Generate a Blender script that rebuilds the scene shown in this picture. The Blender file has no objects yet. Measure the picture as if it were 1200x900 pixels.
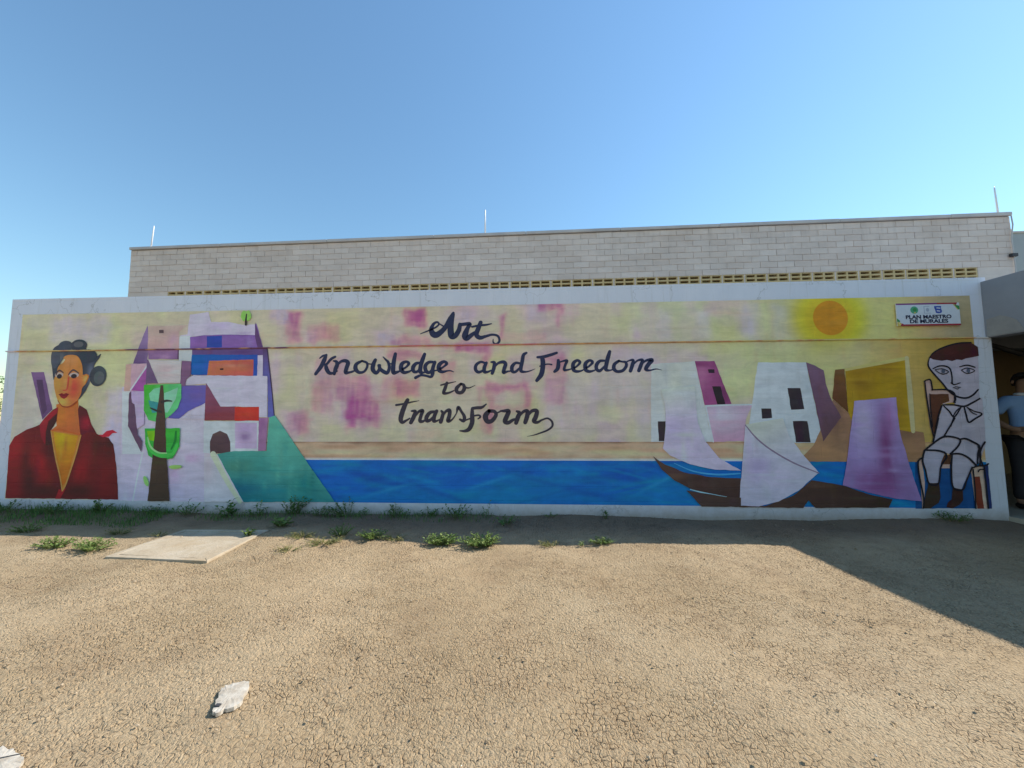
import bpy, bmesh, math, random
import numpy as np
from mathutils import Vector, Matrix
from mathutils.geometry import tessellate_polygon
from math import radians, sin, cos, pi

random.seed(7)
np.random.seed(7)
scene = bpy.context.scene
col = scene.collection

# ------------------------------------------------------------------ camera
cam = bpy.data.objects.new('camera', bpy.data.cameras.new('camera'))
col.objects.link(cam)
scene.camera = cam
YAW, PITCH, ROLL = radians(-3.5407), radians(4.8087), radians(-0.1796)
fwd = Vector((sin(YAW) * cos(PITCH), cos(YAW) * cos(PITCH), sin(PITCH)))
r0 = Vector((cos(YAW), -sin(YAW), 0))
u0 = r0.cross(fwd)
rgt = cos(ROLL) * r0 + sin(ROLL) * u0
up = rgt.cross(fwd)
cm = Matrix((rgt, up, -fwd)).transposed().to_4x4()
cm.translation = Vector((0, -5.188, 1.2))
cam.matrix_world = cm
cam.data.sensor_width = 36
cam.data.lens = 36 * 480.13 / 1200
cam.data.clip_start = 0.05
cam.data.clip_end = 3000

# ------------------------------------------------------------------ sky, sun, exposure
SUN = Vector((2.54, 0.86, 2.38)).normalized()
SUN_EL = math.asin(SUN.z)
SUN_AZ = math.atan2(SUN.x, SUN.y)
world = bpy.data.worlds.new('World')
scene.world = world
world.use_nodes = True
wn = world.node_tree
bg = wn.nodes['Background']
sky = wn.nodes.new('ShaderNodeTexSky')
sky.sky_type = 'NISHITA'
sky.sun_disc = False
sky.sun_elevation = SUN_EL
sky.sun_rotation = SUN_AZ
sky.altitude = 0
sky.air_density = 1.7
sky.dust_density = 0.1
sky.ozone_density = 6.0
tint = wn.nodes.new('ShaderNodeMix')          # white balance of the photograph
tint.data_type = 'RGBA'; tint.blend_type = 'MULTIPLY'
tint.inputs[0].default_value = 1.0
tint.inputs[7].default_value = (0.90, 1.0, 1.0, 1.0)
wn.links.new(sky.outputs[0], tint.inputs[6])
wn.links.new(tint.outputs[2], bg.inputs[0])
bg.inputs[1].default_value = 0.12
sd = bpy.data.lights.new('sun', 'SUN')
sd.energy = 4.5
sd.angle = radians(0.53)
sd.color = (1.0, 0.94, 0.84)
so = bpy.data.objects.new('sun', sd)
so.rotation_euler = SUN.to_track_quat('Z', 'Y').to_euler()
so.location = (12, 4, 14)
col.objects.link(so)
scene.view_settings.view_transform = 'Standard'
scene.view_settings.look = 'None'
scene.view_settings.exposure = 0.6
scene.view_settings.gamma = 1.0
scene.view_settings.use_curve_mapping = False
scene.render.engine = 'CYCLES'
scene.cycles.max_bounces = 6
scene.cycles.diffuse_bounces = 4


# ------------------------------------------------------------------ helpers
def lin(c):
    c = c / 255.0
    return c / 12.92 if c <= 0.04045 else ((c + 0.055) / 1.055) ** 2.4


def tag(o, label=None, cat=None, group=None, kind=None):
    if label: o['label'] = label
    if cat: o['category'] = cat
    if group: o['group'] = group
    if kind: o['kind'] = kind
    return o


def empty(name, loc=(0, 0, 0), rz=0.0):
    o = bpy.data.objects.new(name, None)
    o.empty_display_size = 0.2
    o.location = loc
    o.rotation_euler = (0, 0, rz)
    col.objects.link(o)
    return o


def link(name, me, mat=None, parent=None, smooth=False):
    if mat is not None and len(me.materials) == 0:
        me.materials.append(mat)
    if smooth:
        me.polygons.foreach_set('use_smooth', [True] * len(me.polygons))
    o = bpy.data.objects.new(name, me)
    col.objects.link(o)
    if parent is not None:
        o.parent = parent
    return o


class MB:
    def __init__(s):
        s.v = []; s.f = []; s.c = []

    def add(s, vs, fs, c=None):
        n = len(s.v)
        s.v += [tuple(p) for p in vs]
        s.f += [tuple(i + n for i in f) for f in fs]
        if c is not None:
            s.c += c if isinstance(c, list) else [c] * len(vs)

    def box(s, a, b):
        x0, y0, z0 = a; x1, y1, z1 = b
        s.add([(x0, y0, z0), (x1, y0, z0), (x1, y1, z0), (x0, y1, z0), (x0, y0, z1), (x1, y0, z1), (x1, y1, z1), (x0, y1, z1)],
              [(0, 3, 2, 1), (4, 5, 6, 7), (0, 1, 5, 4), (1, 2, 6, 5), (2, 3, 7, 6), (3, 0, 4, 7)])

    def prism(s, poly, z0, z1):
        n = len(poly)
        s.add([(x, y, z0) for x, y in poly] + [(x, y, z1) for x, y in poly],
              [tuple(range(n))[::-1], tuple(range(n, 2 * n))] + [(i, (i + 1) % n, (i + 1) % n + n, i + n) for i in range(n)])

    def tube(s, pts, rads, n=8):
        pts = [Vector(p) for p in pts]
        base = len(s.v)
        for i, p in enumerate(pts):
            d = (pts[min(i + 1, len(pts) - 1)] - pts[max(i - 1, 0)]).normalized()
            a = d.cross(Vector((0.3, 0.9, 0.31))).normalized()
            b = d.cross(a)
            r = rads[i] if isinstance(rads, (list, tuple)) else rads
            for k in range(n):
                t = 2 * pi * k / n
                s.v.append(tuple(p + r * (cos(t) * a + sin(t) * b)))
        for i in range(len(pts) - 1):
            for k in range(n):
                q = base + i * n
                s.f.append((q + k, q + (k + 1) % n, q + n + (k + 1) % n, q + n + k))
        s.f.append(tuple(base + k for k in range(n))[::-1])
        s.f.append(tuple(base + (len(pts) - 1) * n + k for k in range(n)))

    def mesh(s, name):
        me = bpy.data.meshes.new(name)
        me.from_pydata(s.v, [], s.f)
        if s.c:
            ca = me.color_attributes.new('Col', 'FLOAT_COLOR', 'POINT')
            arr = np.ones((len(s.v), 4), dtype=np.float32)
            arr[:, :3] = np.array(s.c, dtype=np.float32)[:, :3]
            ca.data.foreach_set('color', arr.ravel())
        me.update()
        return me

    def build(s, name, mat=None, parent=None, smooth=False, bevel=0.0):
        me = s.mesh(name)
        if bevel > 0:
            bm = bmesh.new(); bm.from_mesh(me)
            bmesh.ops.bevel(bm, geom=list(bm.edges), offset=bevel, segments=2, affect='EDGES', profile=0.6)
            bm.to_mesh(me); bm.free()
        return link(name, me, mat, parent, smooth)


# ------------------------------------------------------------------ materials
class NT:
    """small node-building helper"""
    def __init__(s, name):
        s.m = bpy.data.materials.new(name)
        s.m.use_nodes = True
        s.t = s.m.node_tree
        s.b = s.t.nodes['Principled BSDF']
        s.out = s.t.nodes['Material Output']
        s.b.inputs['Specular IOR Level'].default_value = 0.3

    def n(s, typ, ins=None, **kw):
        nd = s.t.nodes.new('ShaderNode' + typ)
        for k, v in kw.items():
            setattr(nd, k, v)
        for k, v in (ins or {}).items():
            s.set(nd.inputs[k], v)
        return nd

    def set(s, sock, v):
        if hasattr(v, 'is_output') or isinstance(v, bpy.types.NodeSocket):
            s.t.links.new(v, sock)
        elif isinstance(v, bpy.types.Node):
            s.t.links.new(v.outputs[0], sock)
        else:
            sock.default_value = v

    def noise(s, vec, scale, detail=4, rough=0.55, dist=0.0):
        return s.n('TexNoise', {'Vector': vec, 'Scale': scale, 'Detail': detail, 'Roughness': rough, 'Distortion': dist}).outputs[0]

    def ramp(s, fac, stops, interp='LINEAR'):
        r = s.n('ValToRGB', {'Fac': fac})
        e = r.color_ramp.elements
        while len(e) < len(stops): e.new(0.5)
        for i, (p, c) in enumerate(stops):
            e[i].position = p
            e[i].color = c if len(c) == 4 else (*c, 1)
        r.color_ramp.interpolation = interp
        return r.outputs[0]

    def grey(s, fac, a, va, b, vb):
        return s.ramp(fac, [(a, (va,) * 3), (b, (vb,) * 3)])

    def mix(s, fac, a, b, blend='MIX'):
        m = s.n('Mix', data_type='RGBA', blend_type=blend)
        s.set(m.inputs[0], fac); s.set(m.inputs[6], a); s.set(m.inputs[7], b)
        return m.outputs[2]

    def math(s, op, a, b=0.0, clamp=False):
        m = s.n('Math', operation=op, use_clamp=clamp)
        s.set(m.inputs[0], a); s.set(m.inputs[1], b)
        return m.outputs[0]

    def mapping(s, vec, scale=(1, 1, 1), rot=(0, 0, 0)):
        return s.n('Mapping', {'Vector': vec, 'Scale': scale, 'Rotation': rot}).outputs[0]

    def obj(s):
        return s.n('TexCoord').outputs['Object']

    def pos(s):
        return s.n('NewGeometry').outputs['Position']

    def bump(s, h, strength=0.3, dist=0.01):
        b = s.n('Bump', {'Height': h, 'Strength': strength, 'Distance': dist})
        s.t.links.new(b.outputs[0], s.b.inputs['Normal'])

    def done(s, color, rough=0.8):
        s.set(s.b.inputs['Base Color'], color)
        s.set(s.b.inputs['Roughness'], rough)
        return s.m


def rgb(*c):
    return (c[0], c[1], c[2], 1.0)


def masonry(k, vec):
    """faint painted-over block courses and plaster grain: a height value"""
    sep = k.n('SeparateXYZ', {'Vector': vec})
    cb = k.n('CombineXYZ', {'X': sep.outputs[0], 'Y': sep.outputs[2]})
    br = k.n('TexBrick', {'Vector': cb.outputs[0], 'Scale': 1.0, 'Mortar Size': 0.006, 'Mortar Smooth': 0.6, 'Brick Width': 0.4, 'Row Height': 0.178, 'Color1': rgb(1, 1, 1), 'Color2': rgb(1, 1, 1), 'Mortar': rgb(0, 0, 0)})
    brk = k.math('MULTIPLY', br.outputs[0], 0.75)
    g = k.math('MULTIPLY', k.noise(vec, 70, 3, 0.6), 0.30)
    w = k.math('MULTIPLY', k.noise(vec, 6, 3, 0.6), 0.6)
    return k.math('ADD', k.math('ADD', brk, g), w)


def mat_mural():
    k = NT('mural_paint')
    at = k.n('Attribute', attribute_name='Col').outputs[0]
    p = k.pos()
    st = k.noise(k.mapping(p, (3, 3, 22)), 1.0, 6, 0.7, 0.8)
    st2 = k.noise(k.mapping(p, (18, 18, 4)), 1.0, 6, 0.7, 1.2)
    big = k.noise(p, 2.2, 4, 0.6)
    v = k.math('ADD', k.math('ADD', k.math('MULTIPLY', st, 0.17), k.math('MULTIPLY', st2, 0.15)), k.math('MULTIPLY', big, 0.36))
    v = k.math('ADD', v, 0.67)
    c = k.mix(1.0, at, k.n('CombineColor', {0: v, 1: v, 2: v}).outputs[0], 'MULTIPLY')
    dry = k.grey(k.noise(k.mapping(p, (2.4, 2.4, 7)), 1.0, 7, 0.72, 0.5), 0.38, 0.88, 0.62, 1.06)
    c = k.mix(1.0, c, dry, 'MULTIPLY')
    # faint thin spots where the white ground coat shows through
    thin = k.grey(k.noise(k.mapping(p, (9, 9, 14)), 1.0, 6, 0.7), 0.62, 0.0, 0.85, 0.12)
    c = k.mix(thin, c, rgb(0.62, 0.60, 0.62))
    k.bump(masonry(k, p), 0.35, 0.012)
    return k.done(c, 0.62)


def mat_white_wall():
    k = NT('white_wall_paint')
    p = k.pos()
    z = k.n('SeparateXYZ', {'Vector': p}).outputs[2]
    n = k.noise(k.mapping(p, (3, 3, 1.2)), 1.0, 6, 0.7)
    c = k.ramp(n, [(0.3, (0.72, 0.725, 0.80)), (0.7, (0.80, 0.80, 0.87))])
    # mud splashed up from the ground
    spl = k.math('MULTIPLY', k.grey(k.math('ADD', z, k.math('MULTIPLY', k.noise(p, 9, 6, 0.75), 0.16)), 0.06, 1.0, 0.26, 0.0), 0.85)
    c = k.mix(spl, c, rgb(0.36, 0.28, 0.20))
    drip = k.grey(k.noise(k.mapping(p, (16, 16, 0.8)), 1.0, 4, 0.7), 0.56, 0.0, 0.74, 0.5)
    c = k.mix(drip, c, rgb(0.52, 0.50, 0.47))
    sp = k.grey(k.noise(p, 26, 5, 0.75), 0.66, 0.0, 0.74, 0.6)
    c = k.mix(sp, c, rgb(0.45, 0.42, 0.38))
    ck = k.n('TexVoronoi', {'Vector': k.n('VectorMath', {0: p, 1: k.n('TexNoise', {'Vector': p, 'Scale': 3.0, 'Detail': 5.0}).outputs[1]}, operation='ADD').outputs[0], 'Scale': 0.9}, feature='DISTANCE_TO_EDGE').outputs['Distance']
    c = k.mix(k.grey(ck, 0.0, 0.55, 0.006, 0.0), c, rgb(0.30, 0.28, 0.26))
    k.bump(masonry(k, p), 0.35, 0.012)
    return k.done(c, 0.7)


def mat_simple(name, c1, c2, scale=6.0, rough=0.8, bump=0.25, bscale=40.0, metallic=0.0):
    k = NT(name)
    p = k.pos()
    c = k.ramp(k.noise(p, scale, 6, 0.65), [(0.3, c1), (0.7, c2)])
    k.bump(k.noise(p, bscale, 5, 0.65), bump, 0.006)
    k.b.inputs['Metallic'].default_value = metallic
    return k.done(c, rough)


def mat_block():
    k = NT('concrete_block')
    p = k.pos()
    oi = k.n('ObjectInfo').outputs['Random']
    isl = k.n('NewGeometry').outputs['Random Per Island']
    r = k.math('FRACT', k.math('ADD', oi, isl))
    base = k.ramp(r, [(0.0, (0.64, 0.55, 0.49)), (0.35, (0.67, 0.58, 0.52)), (0.7, (0.685, 0.60, 0.54)), (1.0, (0.71, 0.625, 0.565))])
    st = k.grey(k.noise(k.mapping(p, (1.2, 1.2, 3)), 1.0, 6, 0.7), 0.35, 0.88, 0.7, 1.08)
    c = k.mix(1.0, base, st, 'MULTIPLY')
    zz = k.n('SeparateXYZ', {'Vector': p}).outputs[2]
    run = k.math('MULTIPLY', k.grey(k.noise(k.mapping(p, (5, 5, 0.35)), 1.0, 5, 0.7), 0.52, 0.0, 0.74, 0.4), k.grey(k.math('SUBTRACT', zz, 4.6), 0.1, 0.15, 1.0, 1.0))
    c = k.mix(run, c, rgb(0.33, 0.29, 0.26))
    warm = k.grey(k.noise(k.mapping(p, (0.5, 0.5, 0.9)), 1.0, 4, 0.6), 0.5, 0.0, 0.75, 0.3)
    c = k.mix(warm, c, rgb(0.60, 0.47, 0.37))
    k.bump(k.noise(p, 60, 5, 0.7), 0.5, 0.008)
    return k.done(c, 0.92)


def mat_leaf(name, a, b, c3):
    k = NT(name)
    r = k.n('NewGeometry').outputs['Random Per Island']
    c = k.ramp(r, [(0.0, a), (0.55, b), (1.0, c3)])
    k.set(k.b.inputs['Base Color'], c)
    k.b.inputs['Roughness'].default_value = 0.55
    tr = k.n('BsdfTranslucent', {'Color': c})
    mx = k.n('MixShader', {'Fac': 0.35, 1: k.b.outputs[0], 2: tr.outputs[0]})
    k.t.links.new(mx.outputs[0], k.out.inputs[0])
    return k.m


def mat_ground():
    k = NT('cracked_mud')
    p = k.pos()
    warp = k.n('TexNoise', {'Vector': p, 'Scale': 9.0, 'Detail': 3.0, 'Roughness': 0.6})
    wv = k.n('VectorMath', {0: warp.outputs[1], 1: (0.5, 0.5, 0.5)}, operation='SUBTRACT')
    ws = k.n('VectorMath', {0: wv.outputs[0], 'Scale': 0.05}, operation='SCALE')
    q0 = k.n('VectorMath', {0: p, 1: ws.outputs[0]}, operation='ADD').outputs[0]
    q = k.n('VectorMath', {0: q0, 1: (1, 1, 0)}, operation='MULTIPLY').outputs[0]
    v1 = k.n('TexVoronoi', {'Vector': q, 'Scale': 34.0, 'Randomness': 1.0}, feature='DISTANCE_TO_EDGE', voronoi_dimensions='2D').outputs['Distance']
    v2 = k.n('TexVoronoi', {'Vector': q, 'Scale': 66.0, 'Randomness': 1.0}, feature='DISTANCE_TO_EDGE', voronoi_dimensions='2D').outputs['Distance']
    zone = k.grey(k.noise(p, 1.1, 4, 0.6), 0.34, 0.2, 0.58, 1.0)
    gap = k.grey(k.noise(p, 11.0, 5, 0.7), 0.38, 0.0, 0.56, 1.0)
    d1 = k.math('MULTIPLY', k.math('MULTIPLY', k.grey(v1, 0.0, 1.0, 0.12, 0.0), zone), gap)
    d2 = k.math('MULTIPLY', k.math('MULTIPLY', k.grey(v2, 0.0, 1.0, 0.16, 0.0), k.grey(k.noise(p, 5.0, 3, 0.6), 0.42, 0.0, 0.62, 0.8)), zone)
    lump = k.math('MULTIPLY', k.noise(p, 34.0, 6, 0.72), 0.019)
    rough = k.grey(k.noise(p, 1.6, 5, 0.65), 0.40, 0.40, 0.62, 1.15)
    lump = k.math('MULTIPLY', lump, rough)
    clod = k.n('TexVoronoi', {'Vector': q, 'Scale': 75.0, 'Randomness': 1.0}, feature='F1', voronoi_dimensions='2D').outputs['Distance']
    lump = k.math('SUBTRACT', lump, k.math('MULTIPLY', k.math('MULTIPLY', clod, 0.006), rough))
    lump2 = k.math('MULTIPLY', k.noise(p, 4.2, 6, 0.66), 0.016)
    pits = k.grey(k.noise(p, 24.0, 4, 0.6), 0.31, 1.0, 0.41, 0.0)
    h = k.math('ADD', lump, lump2)
    h = k.math('SUBTRACT', h, k.math('MULTIPLY', d1, 0.010))
    h = k.math('SUBTRACT', h, k.math('MULTIPLY', d2, 0.006))
    h = k.math('SUBTRACT', h, k.math('MULTIPLY', pits, 0.006))
    fine = k.math('MULTIPLY', k.noise(p, 160.0, 4, 0.7), 0.0035)
    h = k.math('ADD', h, fine)
    dn = k.n('Displacement', {'Height': h, 'Midlevel': 0.022, 'Scale': 1.0})
    k.t.links.new(dn.outputs[0], k.out.inputs['Displacement'])
    k.m.displacement_method = 'BOTH'
    c = k.ramp(k.noise(p, 0.8, 6, 0.62), [(0.28, (0.265, 0.18, 0.10)), (0.42, (0.36, 0.26, 0.15)), (0.58, (0.43, 0.32, 0.195)), (0.74, (0.50, 0.39, 0.25))])
    c = k.mix(k.grey(k.noise(p, 2.1, 7, 0.72), 0.50, 0.0, 0.70, 0.5), c, rgb(0.28, 0.19, 0.11))
    c = k.mix(k.grey(k.noise(p, 55.0, 6, 0.75), 0.5, 0.0, 0.75, 0.55), c, rgb(0.57, 0.465, 0.32))
    c = k.mix(k.grey(k.noise(p, 80.0, 5, 0.7), 0.30, 0.55, 0.46, 0.0), c, rgb(0.20, 0.135, 0.08))
    # shade painted into the soil colour: inside cracks and pits, along the wall
    c = k.mix(k.math('MULTIPLY', d1, 0.55), c, rgb(0.17, 0.115, 0.07))
    c = k.mix(k.math('MULTIPLY', pits, 0.5), c, rgb(0.18, 0.125, 0.08))
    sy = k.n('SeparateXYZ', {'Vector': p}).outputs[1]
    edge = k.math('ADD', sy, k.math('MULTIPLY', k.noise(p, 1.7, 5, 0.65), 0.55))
    wall_shade = k.grey(k.math('ADD', edge, 0.9), 0.25, 0.0, 0.80, 0.7)  # ragged strip of darker colour that deepens the wall's shade at its foot
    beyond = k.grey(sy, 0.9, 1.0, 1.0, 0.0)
    c = k.mix(k.math('MULTIPLY', wall_shade, beyond), c, rgb(0.17, 0.112, 0.078))
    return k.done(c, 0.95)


M_MURAL = mat_mural()
M_WHITE = mat_white_wall()
M_BLOCK = mat_block()
M_MORTAR = mat_simple('mortar', (0.58, 0.51, 0.46), (0.66, 0.59, 0.535), 4, 0.95)
M_VENT = mat_simple('ochre_vent_block', (0.50, 0.37, 0.17), (0.62, 0.48, 0.26), 5, 0.9)
M_CAP = mat_simple('grey_coping', (0.42, 0.41, 0.415), (0.58, 0.56, 0.54), 1.6, 0.85)
M_RENDER = mat_simple('grey_render', (0.23, 0.235, 0.26), (0.29, 0.295, 0.32), 1.5, 0.9, 0.35)
M_TAN = mat_simple('tan_interior_wall', (0.24, 0.175, 0.10), (0.30, 0.22, 0.13), 1.3, 0.9)
M_BLUEGREY = mat_simple('blue_grey_render', (0.30, 0.36, 0.40), (0.36, 0.42, 0.46), 0.8, 0.9)
M_CREAM = mat_simple('cream_render', (0.55, 0.45, 0.27), (0.62, 0.52, 0.34), 0.8, 0.9)
M_SLAB = mat_simple('slab_concrete', (0.38, 0.31, 0.22), (0.50, 0.425, 0.32), 3.0, 0.92, 0.4, 30)
def mat_slab():
    k = NT('stained_slab')
    p = k.pos()
    c = k.ramp(k.noise(p, 3.2, 7, 0.7), [(0.3, (0.36, 0.285, 0.195)), (0.5, (0.44, 0.365, 0.265)), (0.7, (0.52, 0.45, 0.35))])
    c = k.mix(k.grey(k.noise(p, 1.8, 6, 0.72), 0.50, 0.0, 0.66, 0.75), c, rgb(0.40, 0.295, 0.18))
    c = k.mix(k.grey(k.noise(p, 40, 5, 0.7), 0.54, 0.0, 0.72, 0.5), c, rgb(0.26, 0.20, 0.14))
    k.bump(k.noise(p, 35, 6, 0.72), 0.6, 0.01)
    return k.done(c, 0.95)


M_SLAB2 = mat_slab()
M_METAL = mat_simple('galvanised_rod', (0.66, 0.66, 0.68), (0.8, 0.8, 0.8), 8, 0.4, 0.0, 10, 0.15)
M_DARK = mat_simple('dark_plastic', (0.04, 0.04, 0.045), (0.07, 0.07, 0.075), 8, 0.6)
M_LEAF_DARK = mat_leaf('weed_leaf_dark', (0.06, 0.13, 0.03), (0.11, 0.22, 0.05), (0.19, 0.31, 0.085))
M_LEAF_BRIGHT = mat_leaf('weed_leaf_bright', (0.11, 0.19, 0.04), (0.19, 0.28, 0.07), (0.31, 0.36, 0.13))
M_LEAF_DRY = mat_leaf('dry_grass', (0.22, 0.20, 0.07), (0.34, 0.29, 0.12), (0.24, 0.27, 0.09))
M_STEM = mat_simple('weed_stem', (0.10, 0.13, 0.04), (0.17, 0.17, 0.06), 20, 0.8)
M_BARK = mat_simple('bark', (0.10, 0.075, 0.05), (0.17, 0.13, 0.09), 12, 0.95, 0.6, 25)
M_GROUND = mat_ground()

# ------------------------------------------------------------------ ground: one sheet, finer where it is near
def stretch(start, step, end, g):
    out = []; x = start
    sgn = 1 if end > start else -1
    while (end - x) * sgn > 0:
        x += sgn * step; step *= g
        out.append(x)
    return out


xs = list(np.arange(-3.2, 3.2001, 0.0085))
xs = stretch(-3.2, 0.0095, -700, 1.045)[::-1] + xs + stretch(3.2, 0.0095, 700, 1.045)
ys = list(np.arange(-3.9, -2.0, 0.0085))
ys = stretch(-3.9, 0.012, -700, 1.12)[::-1] + ys + stretch(-2.0, 0.010, 900, 1.032)
xs = np.array(xs); ys = np.array(ys)
GX, GY = np.meshgrid(xs, ys)


def ground_z(x, y):
    """gentle unevenness of the yard, a low soil bank along the wall"""
    x = np.asarray(x, float); y = np.asarray(y, float)
    near = np.exp(-((np.abs(x) / 14) ** 4 + (np.abs(y + 2) / 9) ** 4))
    z = 0.012 * np.sin(1.7 * x + 0.6 * y) + 0.010 * np.sin(2.9 * y - 1.1 * x + 1.0) + 0.006 * np.sin(5.3 * x + 3.1 * y)
    bank = 0.035 * np.exp(-((y + 0.05) / 0.22) ** 2) * (0.6 + 0.4 * np.sin(2.3 * x + 0.8) * np.sin(0.9 * x))
    return (z + bank) * near - 0.012


nx, ny = len(xs), len(ys)
V = np.stack([GX, GY, ground_z(GX, GY)], -1).reshape(-1, 3)
ii = np.arange(nx * ny).reshape(ny, nx)
Fq = np.stack([ii[:-1, :-1], ii[:-1, 1:], ii[1:, 1:], ii[1:, :-1]], -1).reshape(-1, 4)
me = bpy.data.meshes.new('ground')
me.vertices.add(len(V)); me.vertices.foreach_set('co', V.ravel().astype(np.float32))
me.loops.add(Fq.size); me.loops.foreach_set('vertex_index', Fq.ravel().astype(np.int32))
me.polygons.add(len(Fq)); me.polygons.foreach_set('loop_start', np.arange(0, Fq.size, 4, dtype=np.int32))
me.update(); me.validate()
me.polygons.foreach_set('use_smooth', [True] * len(Fq))
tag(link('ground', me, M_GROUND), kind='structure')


def gz(x, y):
    return float(ground_z(x, y))


# ------------------------------------------------------------------ block building behind
def bloc():
    L = 21.03
    root = empty('block_building', (-10.59, 4.58, 0), math.atan2(-0.40, L))
    tag(root, 'long pale concrete block building rising behind the painted wall', 'building')
    ZV, ZT = 4.48, 5.61
    DEP = 7.0
    m = MB(); m.box((0, 0.012, ZV + 0.001), (L, 0.16, ZT)); m.build('front_wall', M_MORTAR, root)
    fw = root.children[0]
    m = MB(); m.box((0, 0.0, -0.3), (L, 0.16, ZV - 0.34)); m.build('lower_wall', M_BLOCK, root)
    m = MB(); m.box((0, 0.161, -0.3), (0.16, DEP, ZT)); m.build('side_wall', M_BLOCK, root)
    m = MB(); m.box((L - 0.16, 0.161, -0.3), (L, DEP, ZT)); m.build('side_wall', M_BLOCK, root)
    m = MB(); m.box((0.161, DEP - 0.16, -0.3), (L - 0.161, DEP, ZT)); m.build('back_wall', M_BLOCK, root)
    m = MB(); m.box((0.02, 0.17, ZT - 0.25), (L - 0.02, DEP - 0.02, ZT - 0.1)); m.build('roof', M_CAP, root)
    # coping in cast lengths
    x = -0.02
    while x < L:
        w = min(random.uniform(2.2, 3.2), L + 0.02 - x)
        if L + 0.02 - x - w < 0.8: w = L + 0.02 - x
        m = MB(); dz = random.uniform(-0.004, 0.004)
        m.box((x + 0.003, -0.045, ZT + 0.012), (x + w - 0.003, 0.24, ZT + 0.085 + dz))
        m.build('coping', M_CAP, root, bevel=0.012)
        x += w
    # blocks: a few variants, shared between copies
    BW, BH, J = 0.37, 0.14125, 0.0055
    variants = []
    for i in range(6):
        m = MB()
        a, b = J / 2, BW - J / 2
        m.box((a, 0, J / 2), (b, 0.02, BH - J / 2))
        me_ = m.mesh('block')
        bm = bmesh.new(); bm.from_mesh(me_)
        for v in bm.verts:
            v.co.x += random.uniform(-0.003, 0.003); v.co.z += random.uniform(-0.0025, 0.0025)
            if v.co.y < 0.01: v.co.y += random.uniform(-0.003, 0.003)
        bmesh.ops.bevel(bm, geom=[e for e in bm.edges if all(v.co.y < 0.01 for v in e.verts)], offset=0.004, segments=1, affect='EDGES')
        bm.to_mesh(me_); bm.free()
        me_.materials.append(M_BLOCK)
        variants.append(me_)
    spots = []
    for r in range(8):
        off = 0 if r % 2 == 0 else -BW / 2
        n = int(L / BW) + 2
        for i in range(n):
            x0 = off + i * BW; x1 = x0 + BW
            a, b = max(x0, 0), min(x1, L)
            if b - a < 0.06: continue
            spots.append((a, b - a, r))
    spots.sort(key=lambda s: -s[0])
    rest = MB()
    for i, (a, w, r) in enumerate(spots):
        me_ = random.choice(variants)
        y = random.uniform(-0.006, 0.002)
        z = ZV + r * BH
        sx = w / BW
        if i < 300:
            o = bpy.data.objects.new('block', me_)
            col.objects.link(o); o.parent = fw
            o.location = (a, y, z); o.scale = (sx, 1, 1)
        else:
            rest.add([(a + v.co.x * sx, y + v.co.y, z + v.co.z) for v in me_.vertices], [tuple(p.vertices) for p in me_.polygons])
    tag(rest.build('block_field', M_BLOCK, fw), kind='stuff')
    # end pieces of the vent course
    X0, X1, N = 1.10, 20.28, 39
    m = MB(); m.box((0, 0.002, ZV - 0.339), (X0 - 0.004, 0.16, ZV - 0.002)); m.build('end_block', M_BLOCK, root)
    m = MB(); m.box((X1 + 0.004, 0.002, ZV - 0.339), (L, 0.16, ZV - 0.002)); m.build('end_block', M_BLOCK, root)
    pw = (X1 - X0) / N
    m = MB()
    HW, HG = 0.185, 0.040
    side = (pw - 2 * HW - HG) / 2
    cx = [0.016, side, side + HW, side + HW + HG, side + 2 * HW + HG, pw - 0.016]
    cz = [-0.338, -0.259, -0.204, -0.167, -0.112, -0.075, -0.020, -0.003]
    for i in range(5):
        for j in range(7):
            if i % 2 == 1 and j % 2 == 1: continue
            m.box((cx[i], 0.0005 * ((i * 3 + j) % 2), cz[j]), (cx[i + 1], 0.15, cz[j + 1]))
    vm = m.mesh('vent_block'); vm.materials.append(M_VENT)
    m = MB(); m.box((-0.0155, 0.006, -0.338), (0.0155, 0.15, -0.003))
    jm = m.mesh('mortar_joint'); jm.materials.append(M_BLOCK)
    for i in range(N + 1):
        o = bpy.data.objects.new('mortar_joint', jm)
        col.objects.link(o); o.parent = root
        o.location = (X0 + i * pw, random.uniform(-0.003, 0.003), ZV)
    for i in range(N):
        o = bpy.data.objects.new('vent_block', vm)
        col.objects.link(o); o.parent = root
        o.location = (X0 + i * pw, random.uniform(-0.004, 0.004), ZV)
    return root


bld = bloc()

# lightning rods on the parapet
for (lx, h, tilt, lab) in ((0.45, 0.62, 0.06, 'thin lightning rod at the left end of the block parapet'),
                           (9.34, 0.66, 0.0, 'thin lightning rod in the middle of the block parapet'),
                           (20.91, 0.66, -0.03, 'thin lightning rod at the right end of the block parapet')):
    p = bld.matrix_basis @ Vector((lx, 0.10, 5.705))
    e = empty('lightning_rod', p)
    tag(e, lab, 'lightning rod', 'lightning rods on the parapet')
    m = MB(); m.tube([(0, 0, 0), (0, 0, 0.02), (0, 0, 0.05)], [0.05, 0.05, 0.02], 10); m.build('base', M_METAL, e)
    m = MB(); m.tube([(0, 0, 0.03), (tilt * h * 0.6, 0, h * 0.6), (tilt * h, 0, h * 0.94), (tilt * h, 0, h)], [0.019, 0.017, 0.014, 0.003], 8); m.build('rod', M_METAL, e, True)

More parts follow.
